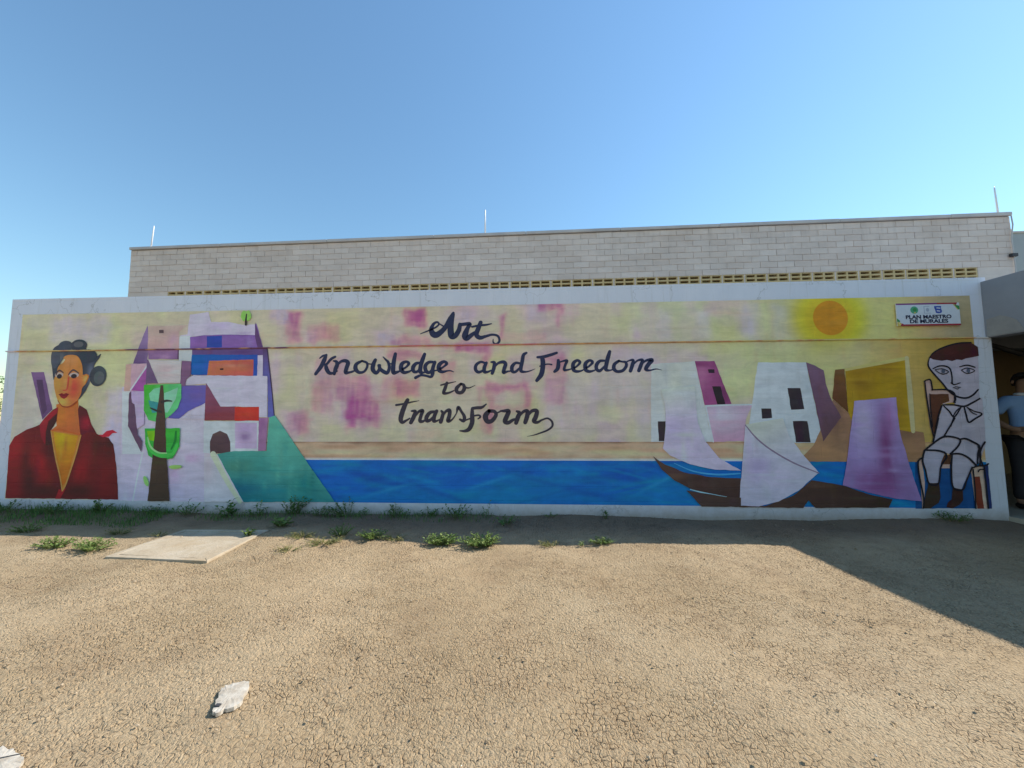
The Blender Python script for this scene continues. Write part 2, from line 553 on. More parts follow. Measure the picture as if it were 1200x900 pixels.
# conduit running down the right corner of the block building
e = empty('conduit', bld.matrix_basis @ Vector((20.97, -0.03, 3.2)))
tag(e, 'thin grey cable conduit running down the right corner of the block building', 'conduit')
m = MB(); m.tube([(0.06, 0, 2.46), (0.055, -0.02, 2.2), (0.02, 0, 1.9), (0.03, -0.01, 1.3), (0.0, 0, 0.7), (0.01, 0, 0)], 0.014, 6); m.build('pipe', M_CAP, e, True)
m = MB(); m.box((-0.05, -0.05, 1.48), (0.07, 0.02, 1.55)); m.build('junction_box', M_DARK, e, bevel=0.006)

# neighbouring building beyond, far right
e = empty('rendered_building', (19.8, 14.0, 0))
tag(e, 'blue-grey rendered building with cream lower wall beyond the block building', 'building')
m = MB(); m.box((0, 0, -0.3), (14, 8, 7.55)); m.build('lower_wall', M_CREAM, e)
m = MB(); m.box((0, -0.05, 7.551), (14.05, 8, 9.42)); m.build('upper_wall', M_BLUEGREY, e)
m = MB(); m.box((-0.03, -0.09, 9.421), (14.08, 8.05, 9.5)); m.build('coping', M_CAP, e)
for i in range(4):
    m = MB(); m.box((1.6 + i * 3.2, -0.03, 4.6), (3.2 + i * 3.2, 0.06, 6.2)); w = m.build('window', M_DARK, e)
    m = MB(); m.box((1.5 + i * 3.2, -0.08, 4.5), (3.3 + i * 3.2, -0.031, 4.58)); m.build('sill', M_CAP, w)

# ------------------------------------------------------------------ covered walkway on the right
def canopy():
    root = empty('walkway_canopy', (5.364, 0, 0))
    tag(root, 'covered walkway with deep grey concrete fascia at the right end of the wall', 'canopy')
    k = 0.131
    F = lambda y: -k * y
    YF, YB = -11.0, 4.0
    XR = 8.0
    m = MB(); m.prism([(F(YF), YF), (F(YF) + 0.18, YF), (0.18, -0.002), (0.0, -0.002)], 2.144, 2.83)
    m.build('fascia_beam', M_RENDER, root, bevel=0.008)
    m = MB(); m.prism([(F(YF) + 0.181, YF), (XR, YF), (XR, YB), (0.181, YB), (0.181, 0)], 2.60, 2.825); m.build('roof_slab', M_RENDER, root)
    m = MB(); m.box((XR - 0.2, YF, -0.2), (XR - 0.001, YB, 2.599)); m.build('side_wall', M_TAN, root)
    m = MB(); m.box((0.3, YB - 0.16, -0.2), (XR - 0.201, YB, 2.599)); m.build('back_wall', M_TAN, root)
    m = MB(); m.box((-0.1, 0.205, -0.2), (0.05, YB, 2.62)); m.build('inner_wall', M_TAN, root)
    m = MB(); m.box((0.0515, 1.5, 2.25), (XR - 0.201, 1.72, 2.599)); m.build('ceiling_beam', M_RENDER, root)
    m = MB(); m.box((0.182, -0.15, 2.26), (XR - 0.201, 0.05, 2.599)); m.build('ceiling_beam', M_RENDER, root)
    m = MB(); m.box((0.055, -0.4, -0.08), (XR - 0.202, YB - 0.161, 0.055)); m.build('floor_slab', M_SLAB, root)
    # a dark hook-like bracket under the ceiling
    m = MB(); m.tube([(1.3, 1.2, 2.26), (1.7, 1.2, 2.12), (2.3, 1.2, 2.20)], [0.03, 0.04, 0.03], 8); m.build('bracket', M_DARK, root, True)
    m = MB(); m.tube([(1.8, 1.2, 2.13), (1.8, 1.2, 2.62)], 0.02, 8); m.build('bracket', M_DARK, root, True)
    # cracked patch where the fascia meets the wall
    m = MB()
    y0 = -0.03
    pts = [(-0.03, 2.36), (-0.16, 2.38), (-0.24, 2.34), (-0.30, 2.30), (-0.34, 2.22), (-0.36, 2.16), (-0.2, 2.155), (-0.02, 2.155)]
    m.add([(F(y) - 0.006, y, z) for y, z in pts] + [(F(y) + 0.01, y, z) for y, z in pts],
          [tuple(range(8)), tuple(range(8, 16))[::-1]] + [(i, (i + 1) % 8, (i + 1) % 8 + 8, i + 8) for i in range(8)])
    m.build('repair_patch', mat_simple('patched_render', (0.26, 0.245, 0.235), (0.34, 0.32, 0.30), 6, 0.95, 0.5), root)
    return root


canopy()

# ------------------------------------------------------------------ the painted wall
WXL, WXR, WZT = -7.345, 5.43, 2.889
PXL, PXR, PZB, PZT = -7.165, 5.232, 0.141, 2.666
LEDGE = 2.148
SAND_T, SEA_T = 0.907, 0.676

wall = empty('mural_wall', (0, 0, 0))
tag(wall, 'long low white wall covered with a bright mural of figures, houses, sea and boats', 'wall')
m = MB(); m.box((WXL, 0, -0.3), (WXR, 0.2, WZT)); m.build('wall_body', M_WHITE, wall, bevel=0.006)


def M(s):
    return [tuple(float(q) for q in t.split(',')) for t in s.split()]


GAIN = (0.80, 0.71, 0.78)


def alb(c, ref):
    return tuple(min(0.84, max(0.010, g * lin(a) / r)) for a, r, g in zip(c, ref, GAIN))


REF_MID = (lin(181), lin(184), lin(194))
REF_LEFT = (lin(174), lin(179), lin(192))
REF_RIGHT = (lin(150), lin(160), lin(182))  # kept high, so right-end shade stays partly in the paint colours


def ref_at(x):
    """assumed white level along the wall, used to turn seen colours into paint colours"""
    if x < 0:
        t = min(1, max(0, (-x - 2) / 5)); a, b = REF_MID, REF_LEFT
    else:
        t = min(1, max(0, (x - 1.0) / 4.0)); a, b = REF_MID, REF_RIGHT
    return tuple(p * (1 - t) + q * t for p, q in zip(a, b))


def catmull(pts, closed, n=6):
    out = []
    N = len(pts)
    rng = range(N) if closed else range(N - 1)
    for i in rng:
        g = lambda j: np.array(pts[j % N] if closed else pts[min(max(j, 0), N - 1)], float)
        p0, p1, p2, p3 = g(i - 1), g(i), g(i + 1), g(i + 2)
        for k in range(n):
            t = k / n
            out.append(tuple(0.5 * ((2 * p1) + (-p0 + p2) * t + (2 * p0 - 5 * p1 + 4 * p2 - p3) * t * t + (-p0 + 3 * p1 - 3 * p2 + p3) * t ** 3)))
    if not closed: out.append(tuple(pts[-1]))
    return out


class Figure:
    """one painted figure on the wall: a part with its sub-parts, each a thin coat of paint"""
    def __init__(s, name, base=1):
        s.name = name; s.main = MB(); s.subs = []; s.k = base

    def _y(s):
        s.k += 1
        return -0.0010 - 0.00028 * s.k

    def _mb(s, sub):
        if sub is None: return s.main
        mb = MB(); s.subs.append((sub, mb)); return mb

    def poly(s, pts, c, sub=None, c2=None, axis=None, blobs=(), smooth=False, res=None, mb=None):
        """c: seen colour; c2 with axis (two points) makes a brushed gradient; blobs: (x,z,rx,rz,colour,alpha) soft dabs"""
        if isinstance(pts, str): pts = M(pts)
        if smooth: pts = catmull(pts, True, 5)
        rj = random.Random(int(abs(pts[0][0]) * 7919 + len(pts) * 31 + s.k))
        area = abs(sum(pts[i][0] * pts[i - 1][1] - pts[i - 1][0] * pts[i][1] for i in range(len(pts)))) / 2
        if area > 0.004:          # hand-painted edges waver a little
            q = []
            for i in range(len(pts)):
                a0, b0 = pts[i], pts[(i + 1) % len(pts)]
                n = max(1, int(math.dist(a0, b0) / 0.055))
                for t in range(n):
                    w = 0.0 if t == 0 else 0.0035
                    q.append((a0[0] + (b0[0] - a0[0]) * t / n + rj.uniform(-w, w), a0[1] + (b0[1] - a0[1]) * t / n + rj.uniform(-w, w)))
            pts = q
        y = s._y()
        mb = mb or s._mb(sub)
        cx = sum(p[0] for p in pts) / len(pts)
        ref = ref_at(cx)
        C1 = np.array(alb(c, ref)); C2 = np.array(alb(c2, ref)) if c2 else None
        if C2 is not None:
            if axis is None:
                zs = [p[1] for p in pts]; a, b = np.array((cx, max(zs))), np.array((cx, min(zs)))
            else:
                a, b = [np.array(q) for q in (M(axis) if isinstance(axis, str) else axis)]
            d = b - a; dd = float(d @ d)
        BL = []
        for bl in blobs:
            q = M(bl[0])
            ctr = q[0]; rx = abs(q[1][0] - ctr[0]); rz = abs(q[1][1] - ctr[1])
            BL.append((ctr[0], ctr[1], rx, rz, np.array(alb(bl[1], ref)), bl[2]))

        if area > 0.012:          # visible brush dabs in slightly different mixes of the colour
            xa, xb = min(p[0] for p in pts), max(p[0] for p in pts); za, zb = min(p[1] for p in pts), max(p[1] for p in pts)
            for i in range(min(34, 5 + int(area * 40))):
                lng, thn = rj.uniform(.05, .22), rj.uniform(.012, .035)
                if rj.random() < .5: lng, thn = thn, lng
                base_ = C1 if C2 is None or rj.random() < .5 else C2
                mixc = base_ * rj.uniform(.72, 1.28) + np.array([rj.uniform(-.025, .025) for _ in range(3)])
                BL.append((rj.uniform(xa, xb), rj.uniform(za, zb), lng, thn, np.clip(mixc, .01, .84), rj.uniform(.25, .6)))

        tris = tessellate_polygon([[Vector((p[0], p[1], 0)) for p in pts]])
        T = np.array([[pts[i][:2] for i in t] for t in tris], float)
        L = res or (0.055 if BL else 9)
        done = []
        while len(T):
            e = np.max(np.linalg.norm(T - np.roll(T, -1, axis=1), axis=2), axis=1)
            done.append(T[e <= L]); T = T[e > L]
            if len(T):
                A, B, C = T[:, 0], T[:, 1], T[:, 2]
                ab, bc, ca = (A + B) / 2, (B + C) / 2, (C + A) / 2
                T = np.concatenate([np.stack(q, 1) for q in ((A, ab, ca), (ab, B, bc), (ca, bc, C), (ab, bc, ca))])
        T = np.concatenate(done)
        ar = (T[:, 1, 0] - T[:, 0, 0]) * (T[:, 2, 1] - T[:, 0, 1]) - (T[:, 2, 0] - T[:, 0, 0]) * (T[:, 1, 1] - T[:, 0, 1])
        T[ar < 0] = T[ar < 0][:, ::-1]
        Q = T[np.abs(ar) > 1e-9].reshape(-1, 2)
        V_ = np.repeat(C1[None], len(Q), 0)
        if C2 is not None:
            t = np.clip((Q - a) @ d / dd, 0, 1)[:, None]; V_ = C1 * (1 - t) + C2 * t
        for (bx, bz, rx, rz, bc, al) in BL:
            w = (al * np.exp(-0.9 * (((Q[:, 0] - bx) / rx) ** 2 + ((Q[:, 1] - bz) / rz) ** 2)))[:, None]
            V_ = V_ * (1 - w) + bc * w
        n0 = len(mb.v)
        mb.v += [(p[0], y, p[1]) for p in Q.tolist()]
        mb.f += [(n0 + i, n0 + i + 1, n0 + i + 2) for i in range(0, len(Q), 3)]
        mb.c += [tuple(q) for q in V_.tolist()]
        return mb

    def stroke(s, pts, c, sub=None, n=6, mb=None, fat=1.0):
        """brush stroke of varying width through (x, z, width)"""
        if isinstance(pts, str): pts = M(pts)
        P = catmull(pts, False, n)
        y = s._y()
        mb = mb or s._mb(sub)
        cc = alb(c, ref_at(pts[0][0])) if len(c) == 3 else c[:3]
        vs = []; fs = []
        for i, p in enumerate(P):
            q0 = P[max(i - 1, 0)]; q1 = P[min(i + 1, len(P) - 1)]
            d = Vector((q1[0] - q0[0], q1[1] - q0[1]))
            if d.length < 1e-9: d = Vector((1, 0))
            d.normalize(); nn = Vector((-d.y, d.x)) * max(p[2] * fat, 0.002) / 2
            vs += [(p[0] + nn.x, y, p[1] + nn.y), (p[0] - nn.x, y, p[1] - nn.y)]
        for i in range(len(P) - 1):
            fs.append((2 * i, 2 * i + 1, 2 * i + 3, 2 * i + 2))
        # round ends
        for idx, sgn in ((0, -1), (len(P) - 1, 1)):
            p = P[idx]; r = max(p[2] * fat, 0.002) / 2; b = len(vs)
            y2 = y - 0.00004
            vs.append((p[0], y2, p[1]))
            for k in range(10): vs.append((p[0] + r * cos(2 * pi * k / 10), y2, p[1] + r * sin(2 * pi * k / 10)))
            for k in range(10): fs.append((b, b + 1 + k, b + 1 + (k + 1) % 10))
        mb.add(vs, fs, cc)
        return mb

    def dab(s, ctr_edge, c, sub=None, mb=None, n=20):
        (cx, cz), (ex, ez) = M(ctr_edge)[:2]
        rx, rz = abs(ex - cx), abs(ez - cz)
        return s.poly([(cx + rx * cos(2 * pi * k / n), cz + rz * sin(2 * pi * k / n)) for k in range(n)], c, sub, mb=mb)

    def build(s):
        o = s.main.build(s.name, M_MURAL, wall)
        for name, mb in s.subs:
            mb.build(name, M_MURAL, o)
        return o


# ---- painted ground coat: soft blocks of cream, lavender and magenta (a fine grid of coloured points)
def soft(x, a, b, w):
    return 1 / (1 + np.exp(-(x - a) / w)) * (1 / (1 + np.exp((x - b) / w)))


def grid_part(name, x0, x1, z0, z1, pitch, fn, y=-0.0008):
    n, k = int((x1 - x0) / pitch) + 2, int((z1 - z0) / pitch) + 2
    X, Z = np.meshgrid(np.linspace(x0, x1, n), np.linspace(z0, z1, k))
    C = np.clip(fn(X, Z), 0.012, 0.84).reshape(-1, 3)
    Vv = np.stack([X, np.full_like(X, y), Z], -1).reshape(-1, 3)
    ii = np.arange(n * k).reshape(k, n)
    F = np.stack([ii[:-1, :-1], ii[:-1, 1:], ii[1:, 1:], ii[1:, :-1]], -1).reshape(-1, 4)
    me = bpy.data.meshes.new(name)
    me.vertices.add(len(Vv)); me.vertices.foreach_set('co', Vv.ravel().astype(np.float32))
    me.loops.add(F.size); me.loops.foreach_set('vertex_index', F.ravel().astype(np.int32))
    me.polygons.add(len(F)); me.polygons.foreach_set('loop_start', np.arange(0, F.size, 4, dtype=np.int32))
    me.update()
    ca = me.color_attributes.new('Col', 'FLOAT_COLOR', 'POINT')
    ca.data.foreach_set('color', np.concatenate([C, np.ones((len(C), 1))], 1).astype(np.float32).ravel())
    return link(name, me, M_MURAL, wall)


def refs(X):
    tl = np.clip((-X - 2) / 5, 0, 1)[..., None]; tr = np.clip((X - 1.0) / 4.0, 0, 1)[..., None]
    m_, l_, r_ = map(np.array, (REF_MID, REF_LEFT, REF_RIGHT))
    return np.where(X[..., None] < 0, m_ * (1 - tl) + l_ * tl, m_ * (1 - tr) + r_ * tr)


def seen(c):
    return np.array([lin(q) for q in c])


MAGENTA = [  # corner to corner, strength
    ("-3.328,2.625 -3.133,2.206", .75), ("-3.037,2.446 -2.609,2.210", .45), ("-1.734,2.640 -1.435,2.384", .8), ("-1.898,2.267 -1.409,2.147", .5),
    ("-0.473,2.525 -0.407,2.177", .8), ("0.013,2.695 0.308,2.610", .85), ("0.254,2.667 0.315,2.354", .6), ("-1.072,2.154 -0.617,2.047", .85),
    ("-0.694,2.070 -0.616,1.859", .65), ("-1.940,2.087 -1.496,1.969", .55), ("-2.950,1.704 -2.670,1.289", .5), ("-2.629,1.769 -2.185,1.442", .55),
    ("-2.493,1.477 -2.077,1.210", .85), ("-2.464,1.277 -2.344,1.057", .75), ("-1.840,1.694 -1.522,1.493", .5), ("-0.649,1.640 -0.126,1.549", .85),
    ("-0.158,1.571 -0.084,1.311", .75), ("-0.638,1.574 -0.561,1.076", .5), ("-0.758,1.586 -0.703,1.314", .5), ("0.094,1.983 0.324,1.373", .35),
    ("-1.260,1.933 -1.057,1.665", .45), ("0.289,2.046 0.356,1.395", .4), ("-0.725,1.292 -0.582,1.022", .4), ("-3.185,1.236 -3.015,1.036", .45),
    ("-3.257,1.303 -2.968,1.003", .35), ("-0.561,1.367 -0.138,1.290", .4), ("-1.432,2.181 -0.761,2.116", .4), ("-0.407,2.300 0.117,2.159", .25),
    ("-2.318,1.321 -2.029,1.100", .4), ("-2.915,1.998 -2.556,1.656", .25), ("-1.638,1.099 -1.193,0.937", .15), ("-2.034,1.763 -1.756,1.428", .3)]
YELLOWS = [("0.929,2.333 0.999,2.168", .5), ("1.728,2.483 1.790,2.177", .5), ("1.886,2.502 1.947,2.197", .5), ("2.197,2.453 2.258,2.192", .45), ("0.771,2.479 1.196,2.383", .4),
           ("2.806,2.658 2.853,2.183", .5), ("-0.692,1.509 -0.637,1.313", .6), ("-0.083,1.548 0.001,1.203", .5), ("0.564,1.738 0.635,0.968", .35), ("1.119,1.465 1.178,0.937", .4),
           ("2.222,1.828 2.609,1.403", .5), ("2.339,2.148 3.173,1.608", .35), ("-7.119,2.626 -6.578,2.328", .35), ("-6.090,2.511 -5.533,1.797", .5), ("-5.969,2.271 -5.494,1.623", .5), ("-3.393,2.233 -3.182,1.436", .4),
           ("-2.995,1.102 -1.193,0.926", .35), ("-0.757,1.098 1.467,0.926", .3)]
LAVS = [("1.520,2.575 1.675,2.158", .45), ("1.992,2.544 2.153,2.150", .45), ("2.567,2.619 2.751,2.184", .5), ("2.927,2.612 3.104,2.136", .45), ("-6.733,2.619 -5.844,2.270", .55),
        ("-7.119,2.626 -6.717,2.450", .3), ("-5.789,1.625 -5.396,0.100", .7), ("-7.161,1.812 -6.563,0.879", .25), ("0.113,1.742 0.741,0.989", .3), ("-1.212,2.630 -0.429,2.412", .3), ("-5.844,1.107 -5.396,0.100", .5),
        ("0.655,2.063 1.483,1.410", .35), ("1.225,1.518 1.416,0.926", .4), ("-7.163,0.649 -5.396,0.100", .3)]


def sky_fn(X, Z):
    rs = np.random.RandomState(3)
    base = np.empty(X.shape + (3,)); base[:] = seen((200, 180, 156))
    def vn(fx, fz):
        g = rs.rand(int((PZT - PZB) * fz) + 3, int((PXR - PXL) * fx) + 3)
        u = (X - PXL) * fx; v = (Z - PZB) * fz
        i, j = np.floor(v).astype(int), np.floor(u).astype(int)
        a, b = v - i, u - j
        a, b = a * a * (3 - 2 * a), b * b * (3 - 2 * b)
        return (g[i, j] * (1 - a) + g[i + 1, j] * a) * (1 - b) + (g[i, j + 1] * (1 - a) + g[i + 1, j + 1] * a) * b
    XW = X + (vn(9, 9) - .5) * .05 + (vn(30, 14) - .5) * .03
    ZW = Z + (vn(9, 9) - .5) * .06 + (vn(14, 30) - .5) * .04
    STREAK = np.clip(.70 + .34 * vn(30, 5) + .22 * (vn(5, 26) - .5) + .5 * (vn(5, 5) - .5), 0, 1.1)
    def lay(x0, x1, z0, z1, c, al, w=0.035, brushy=False):
        nonlocal base
        if brushy:
            k = soft(XW, x0, x1, w) * soft(ZW, z0, z1, w) * al * STREAK
        else:
            k = soft(X, x0, x1, w) * soft(Z, z0, z1, w) * al
        k = k[..., None]
        base = base * (1 - k) + c * k
    pal = [(206, 186, 132), (164, 160, 182), (196, 160, 170), (208, 182, 150), (178, 168, 176), (208, 192, 150)]
    for i in range(420):
        cx = rs.uniform(PXL, PXR); cz = rs.uniform(0.8, PZT)
        w = rs.uniform(0.06, 0.5); h = rs.uniform(0.08, 0.55)
        if rs.rand() < .4: w *= .35
        lay(cx - w / 2, cx + w / 2, cz - h / 2, cz + h / 2, seen(pal[rs.randint(6)]), rs.uniform(.25, .75), 0.02, True)
    k = (np.clip((-X - 4.6) / 1.0, 0, 1) * np.clip((Z - 1.2) / .5, 0, 1))[..., None] * 0.5
    base = base * (1 - k) + seen((188, 180, 140)) * k
    # warm yellow towards the right end
    k = np.clip((X - 1.8) / 2.2, 0, 1)[..., None] * 0.72
    base = base * (1 - k) + seen((172, 158, 84)) * k
    k = np.clip((X - 3.9) / 1.0, 0, 1)[..., None] * (Z < LEDGE)[..., None] * 0.75
    base = base * (1 - k) + seen((116, 104, 22)) * k
    k = np.clip((X - 4.3) / .7, 0, 1)[..., None] * (Z > LEDGE)[..., None] * 0.75
    base = base * (1 - k) + seen((104, 112, 104)) * k
    for lst, c, w in ((YELLOWS, (212, 190, 140), .02), (LAVS, (172, 174, 200), .025), (MAGENTA, (156, 60, 130), .016)):
        for s_, al in lst:
            (xa, za), (xb, zb) = M(s_)
            lay(xa, xb, min(za, zb), max(za, zb), seen(c), al, w, True)
    # horizontal and vertical drag marks of a wide brush, patchy
    for i in range(420):
        cx = rs.uniform(PXL, PXR); cz = rs.uniform(0.8, PZT)
        if rs.rand() < .5: w, h = rs.uniform(.01, .03), rs.uniform(.1, .4)
        else: w, h = rs.uniform(.1, .5), rs.uniform(.01, .03)
        q = base[min(base.shape[0] - 1, int((cz - 0.1) / 2.6 * base.shape[0])), min(base.shape[1] - 1, int((cx - PXL) / (PXR - PXL) * base.shape[1]))].copy()
        lay(cx - w / 2, cx + w / 2, cz - h / 2, cz + h / 2, q * rs.uniform(.82, 1.16), .5, 0.008)
    # the painted sun and its rings
    (sx, sz), (ex, ez) = M("3.600,2.421 3.830,2.417")
    R = np.hypot(X - sx, Z - sz); r0 = abs(ex - sx)
    for rad, c, al, w in ((r0 * 2.5, (186, 172, 110), .5, .05), (r0 * 1.95, (200, 166, 52), .9, .03), (r0 * 1.6, (210, 168, 40), .8, .02), (r0 * 1.3, (206, 152, 34), .7, .02)):
        k = (al / (1 + np.exp((R - rad) / w)) * np.where(Z > LEDGE, 1, 0.25))[..., None]
        base = base * (1 - k) + seen(c) * k
    return np.array(GAIN) * base / refs(X)


grid_part('painted_sky', PXL, PXR, PZB, PZT, 0.0165, sky_fn)

sun = Figure('painted_sun', 3)
sun.dab("3.605,2.421 3.810,2.205", (216, 118, 24), n=36)
sun.build()


def sand_fn(X, Z):
    rs = np.random.RandomState(5)
    base = np.empty(X.shape + (3,)); base[:] = seen((184, 158, 128))
    t = np.clip((SAND_T - Z) / (SAND_T - SEA_T), 0, 1)[..., None]
    base = base * (1 - t) + seen((205, 178, 148)) * t
    for i in range(130):
        cx = rs.uniform(-3.5, PXR); cz = rs.uniform(SEA_T + .02, SAND_T)
        w, h = rs.uniform(.1, .6), rs.uniform(.015, .05)
        k = (soft(X, cx - w / 2, cx + w / 2, .04) * soft(Z, cz - h / 2, cz + h / 2, .01) * rs.uniform(.3, .7))[..., None]
        base = base * (1 - k) + seen([(206, 190, 140), (150, 118, 92), (200, 176, 150), (140, 104, 76)][rs.randint(4)]) * k
    e = SAND_T - 0.012 + 0.008 * np.sin(X * 6) + .006 * np.sin(X * 17)
    k = (0.8 / (1 + np.exp(-(Z - e) / .006)))[..., None]
    base = base * (1 - k) + seen((112, 82, 66)) * k
    k = (0.85 / (1 + np.exp((Z - SEA_T - 0.018) / .006)))[..., None]
    base = base * (1 - k) + seen((196, 208, 216)) * k
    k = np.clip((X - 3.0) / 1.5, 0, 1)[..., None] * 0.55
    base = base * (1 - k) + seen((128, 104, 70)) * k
    return np.array(GAIN) * base / refs(X)


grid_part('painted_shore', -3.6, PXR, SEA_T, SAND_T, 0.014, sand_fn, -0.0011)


def sea_fn(X, Z):
    rs = np.random.RandomState(8)
    base = np.empty(X.shape + (3,)); base[:] = seen((0, 98, 178))
    for i in range(340):
        cx = rs.uniform(-3.6, PXR); cz = rs.uniform(PZB, SEA_T)
        w, h = rs.uniform(.08, .7), rs.uniform(.015, .09)
        ang = rs.uniform(-.3, .3)
        u = (X - cx) * cos(ang) + (Z - cz) * sin(ang); v = -(X - cx) * sin(ang) + (Z - cz) * cos(ang)
        k = (np.exp(-(u / w * 2) ** 2 - (v / h * 2) ** 2) * rs.uniform(.25, .7))[..., None]
        base = base * (1 - k) + seen([(10, 124, 172), (4, 74, 156), (30, 130, 182), (8, 130, 162), (4, 112, 160)][rs.randint(5)] if rs.rand() < .8 else (4, 84, 166)) * k
    # painted wave slopes: pale crest lines over greener triangles
    for (xa, za, xb, zb, xc, zc) in ((-0.9, .31, -.3, .50, 1.1, .15), (1.2, .28, 1.75, .55, 2.3, .15), (-2.2, .22, -1.6, .38, -.9, .15)):
        for (x0, z0, x1, z1, c, al, w) in ((xa, za, xb, zb, (50, 145, 190), .5, .025), (xb, zb, xc, zc, (4, 74, 158), .6, .04)):
            L = math.hypot(x1 - x0, z1 - z0); ux, uz = (x1 - x0) / L, (z1 - z0) / L
            u = (X - x0) * ux + (Z - z0) * uz; v = -(X - x0) * uz + (Z - z0) * ux
            k = (soft(u, 0, L, .05) * np.exp(-(v / w) ** 2) * al)[..., None]
            base = base * (1 - k) + seen(c) * k
        inside = np.minimum(Z - PZB, np.minimum((zb - Z) + (X - xb) * (zb - za) / (xb - xa + 1e-6), (zb - Z) - (X - xb) * (zb - zc) / (xc - xb)))
        k = (0.45 / (1 + np.exp(-inside / .03)))[..., None]
        base = base * (1 - k) + seen((12, 122, 166)) * k
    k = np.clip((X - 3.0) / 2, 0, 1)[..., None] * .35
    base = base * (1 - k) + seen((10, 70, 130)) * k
    return np.array(GAIN) * base / refs(X)


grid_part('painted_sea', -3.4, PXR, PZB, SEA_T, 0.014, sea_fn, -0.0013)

# ---- horizontal drip line across the wall
def ledge():
    mb = MB(); rs = np.random.RandomState(4)
    xs_ = np.arange(WXL + 0.002, WXR - 0.002, 0.06)
    prof = [(-0.0005, 0.007), (-0.014, 0.004), (-0.014, -0.004), (-0.0005, -0.012)]
    rows = []
    for x in xs_:
        if x < PXL or x > PXR: c = (172, 176, 190)
        elif rs.rand() < .3: c = (168, 132, 100)
        else:
            t = math.sin(x * 1.3) + .5 * math.sin(x * 4.1)
            c = (190, 150, 102) if t > .3 else ((176, 112, 112) if -1.8 < x < 0.8 else (192, 166, 116))
            if -5.6 < x < -3.3: c = (104, 70, 96)
        w = rs.uniform(-.0015, .0015)
        cc = alb(c, ref_at(x))
        for (y, z) in prof: mb.v.append((x, y, LEDGE + z + w)); mb.c.append(cc)
    for i in range(len(xs_) - 1):
        for j in range(3):
            a = i * 4 + j
            mb.f.append((a, a + 1, a + 5, a + 4))
    return mb.build('drip_ledge', M_MURAL, wall)


lo = ledge()
lo.location.y = -0.012

# ---- the woman in the red coat
f = Figure('painted_woman', 3)
f.poly("-6.954,1.858 -6.764,1.856 -6.587,1.340 -6.720,1.205", (112, 84, 128), 'violet_plank', c2=(92, 66, 108))
f.poly("-6.863,1.751 -6.774,1.750 -6.666,1.340 -6.725,1.263", (78, 54, 88), 'violet_plank')
f.poly("-6.538,1.409 -6.224,1.471 -6.206,1.318 -6.130,0.992 -6.160,0.978 -6.565,1.032 -6.582,1.059 -6.504,1.121", (204, 104, 44), 'neck', c2=(218, 98, 52), axis="-6.518,1.301 -6.164,1.031", blobs=(("-6.362,1.085 -6.204,1.049", (230, 96, 50), .7), ("-6.458,1.283 -6.386,1.139", (196, 120, 40), .6)))
f.poly("-6.582,1.062 -6.138,0.999 -6.227,0.572 -6.292,0.344 -6.337,0.260 -6.392,0.431 -6.480,0.712", (228, 118, 48), 'chest')
f.poly("-6.541,1.039 -6.179,0.985 -6.252,0.572 -6.308,0.354 -6.347,0.326 -6.383,0.466 -6.461,0.712", (204, 136, 24), 'chest', c2=(188, 98, 26), blobs=(("-6.406,0.943 -6.298,0.818", (206, 164, 16), .8), ("-6.409,0.571 -6.357,0.431", (160, 84, 30), .5)))
f.poly("-7.152,0.154 -7.162,0.568 -7.170,0.853 -7.108,0.970 -6.942,1.068 -6.754,1.136 -6.686,1.229 -6.580,1.337 -6.506,1.376 -6.509,1.211 -6.582,1.059 -6.480,0.712 -6.389,0.466 -6.341,0.265 -6.292,0.344 -6.227,0.572 -6.137,0.978 -6.173,1.121 -6.211,1.336 -6.198,1.398 -6.086,1.335 -6.001,1.138 -5.914,1.013 -5.855,0.987 -5.738,0.960 -5.664,0.872 -5.628,0.732 -5.572,0.435 -5.535,0.149", (98, 24, 26),
       blobs=(("-7.092,0.817 -6.910,0.569", (142, 22, 30), .9), ("-7.019,0.322 -6.855,0.043", (126, 20, 28), .8), ("-6.743,0.640 -6.571,0.465", (168, 22, 30), .95), ("-6.590,0.465 -6.503,0.360", (150, 22, 28), .6),
              ("-6.828,0.428 -6.722,0.149", (58, 24, 24), .9), ("-6.911,0.675 -6.847,0.428", (62, 24, 26), .7), ("-6.608,0.254 -6.389,0.169", (52, 26, 24), .8), ("-6.090,1.165 -6.013,1.049", (150, 24, 44), .9),
              ("-6.100,0.537 -6.008,0.363", (146, 22, 30), .85), ("-6.027,0.784 -5.958,0.643", (120, 24, 30), .6), ("-5.881,0.854 -5.777,0.749", (56, 26, 26), .8), ("-6.094,0.258 -5.896,0.156", (54, 28, 24), .8),
              ("-5.750,0.434 -5.620,0.227", (112, 22, 26), .8), ("-5.710,0.854 -5.642,0.714", (44, 26, 24), .8), ("-6.545,0.783 -6.440,0.501", (60, 22, 24), .8), ("-6.217,0.766 -6.141,0.572", (64, 24, 26), .6), ("-6.643,0.800 -6.538,0.712", (66, 22, 28), .5)))
f.poly("-6.754,1.136 -6.650,1.265 -6.506,1.376 -6.506,1.301 -6.633,1.184 -6.656,1.032 -6.645,0.862 -6.719,0.978", (150, 24, 42), 'collar', c2=(116, 20, 34))
f.poly("-6.647,1.032 -6.622,1.175 -6.512,1.283 -6.510,1.184 -6.582,1.059 -6.538,0.871 -6.639,0.854", (60, 24, 28), 'collar')
f.poly("-6.211,1.336 -6.198,1.398 -6.086,1.335 -6.001,1.138 -5.935,1.031 -6.049,1.031 -6.130,0.996 -6.173,1.121", (84, 24, 34), 'collar', blobs=(("-6.079,1.147 -6.013,1.049", (152, 22, 44), .9),))
f.poly("-6.390,0.274 -6.327,0.274 -6.287,0.292 -6.359,0.152 -6.430,0.151", (150, 28, 36), 'lapel')
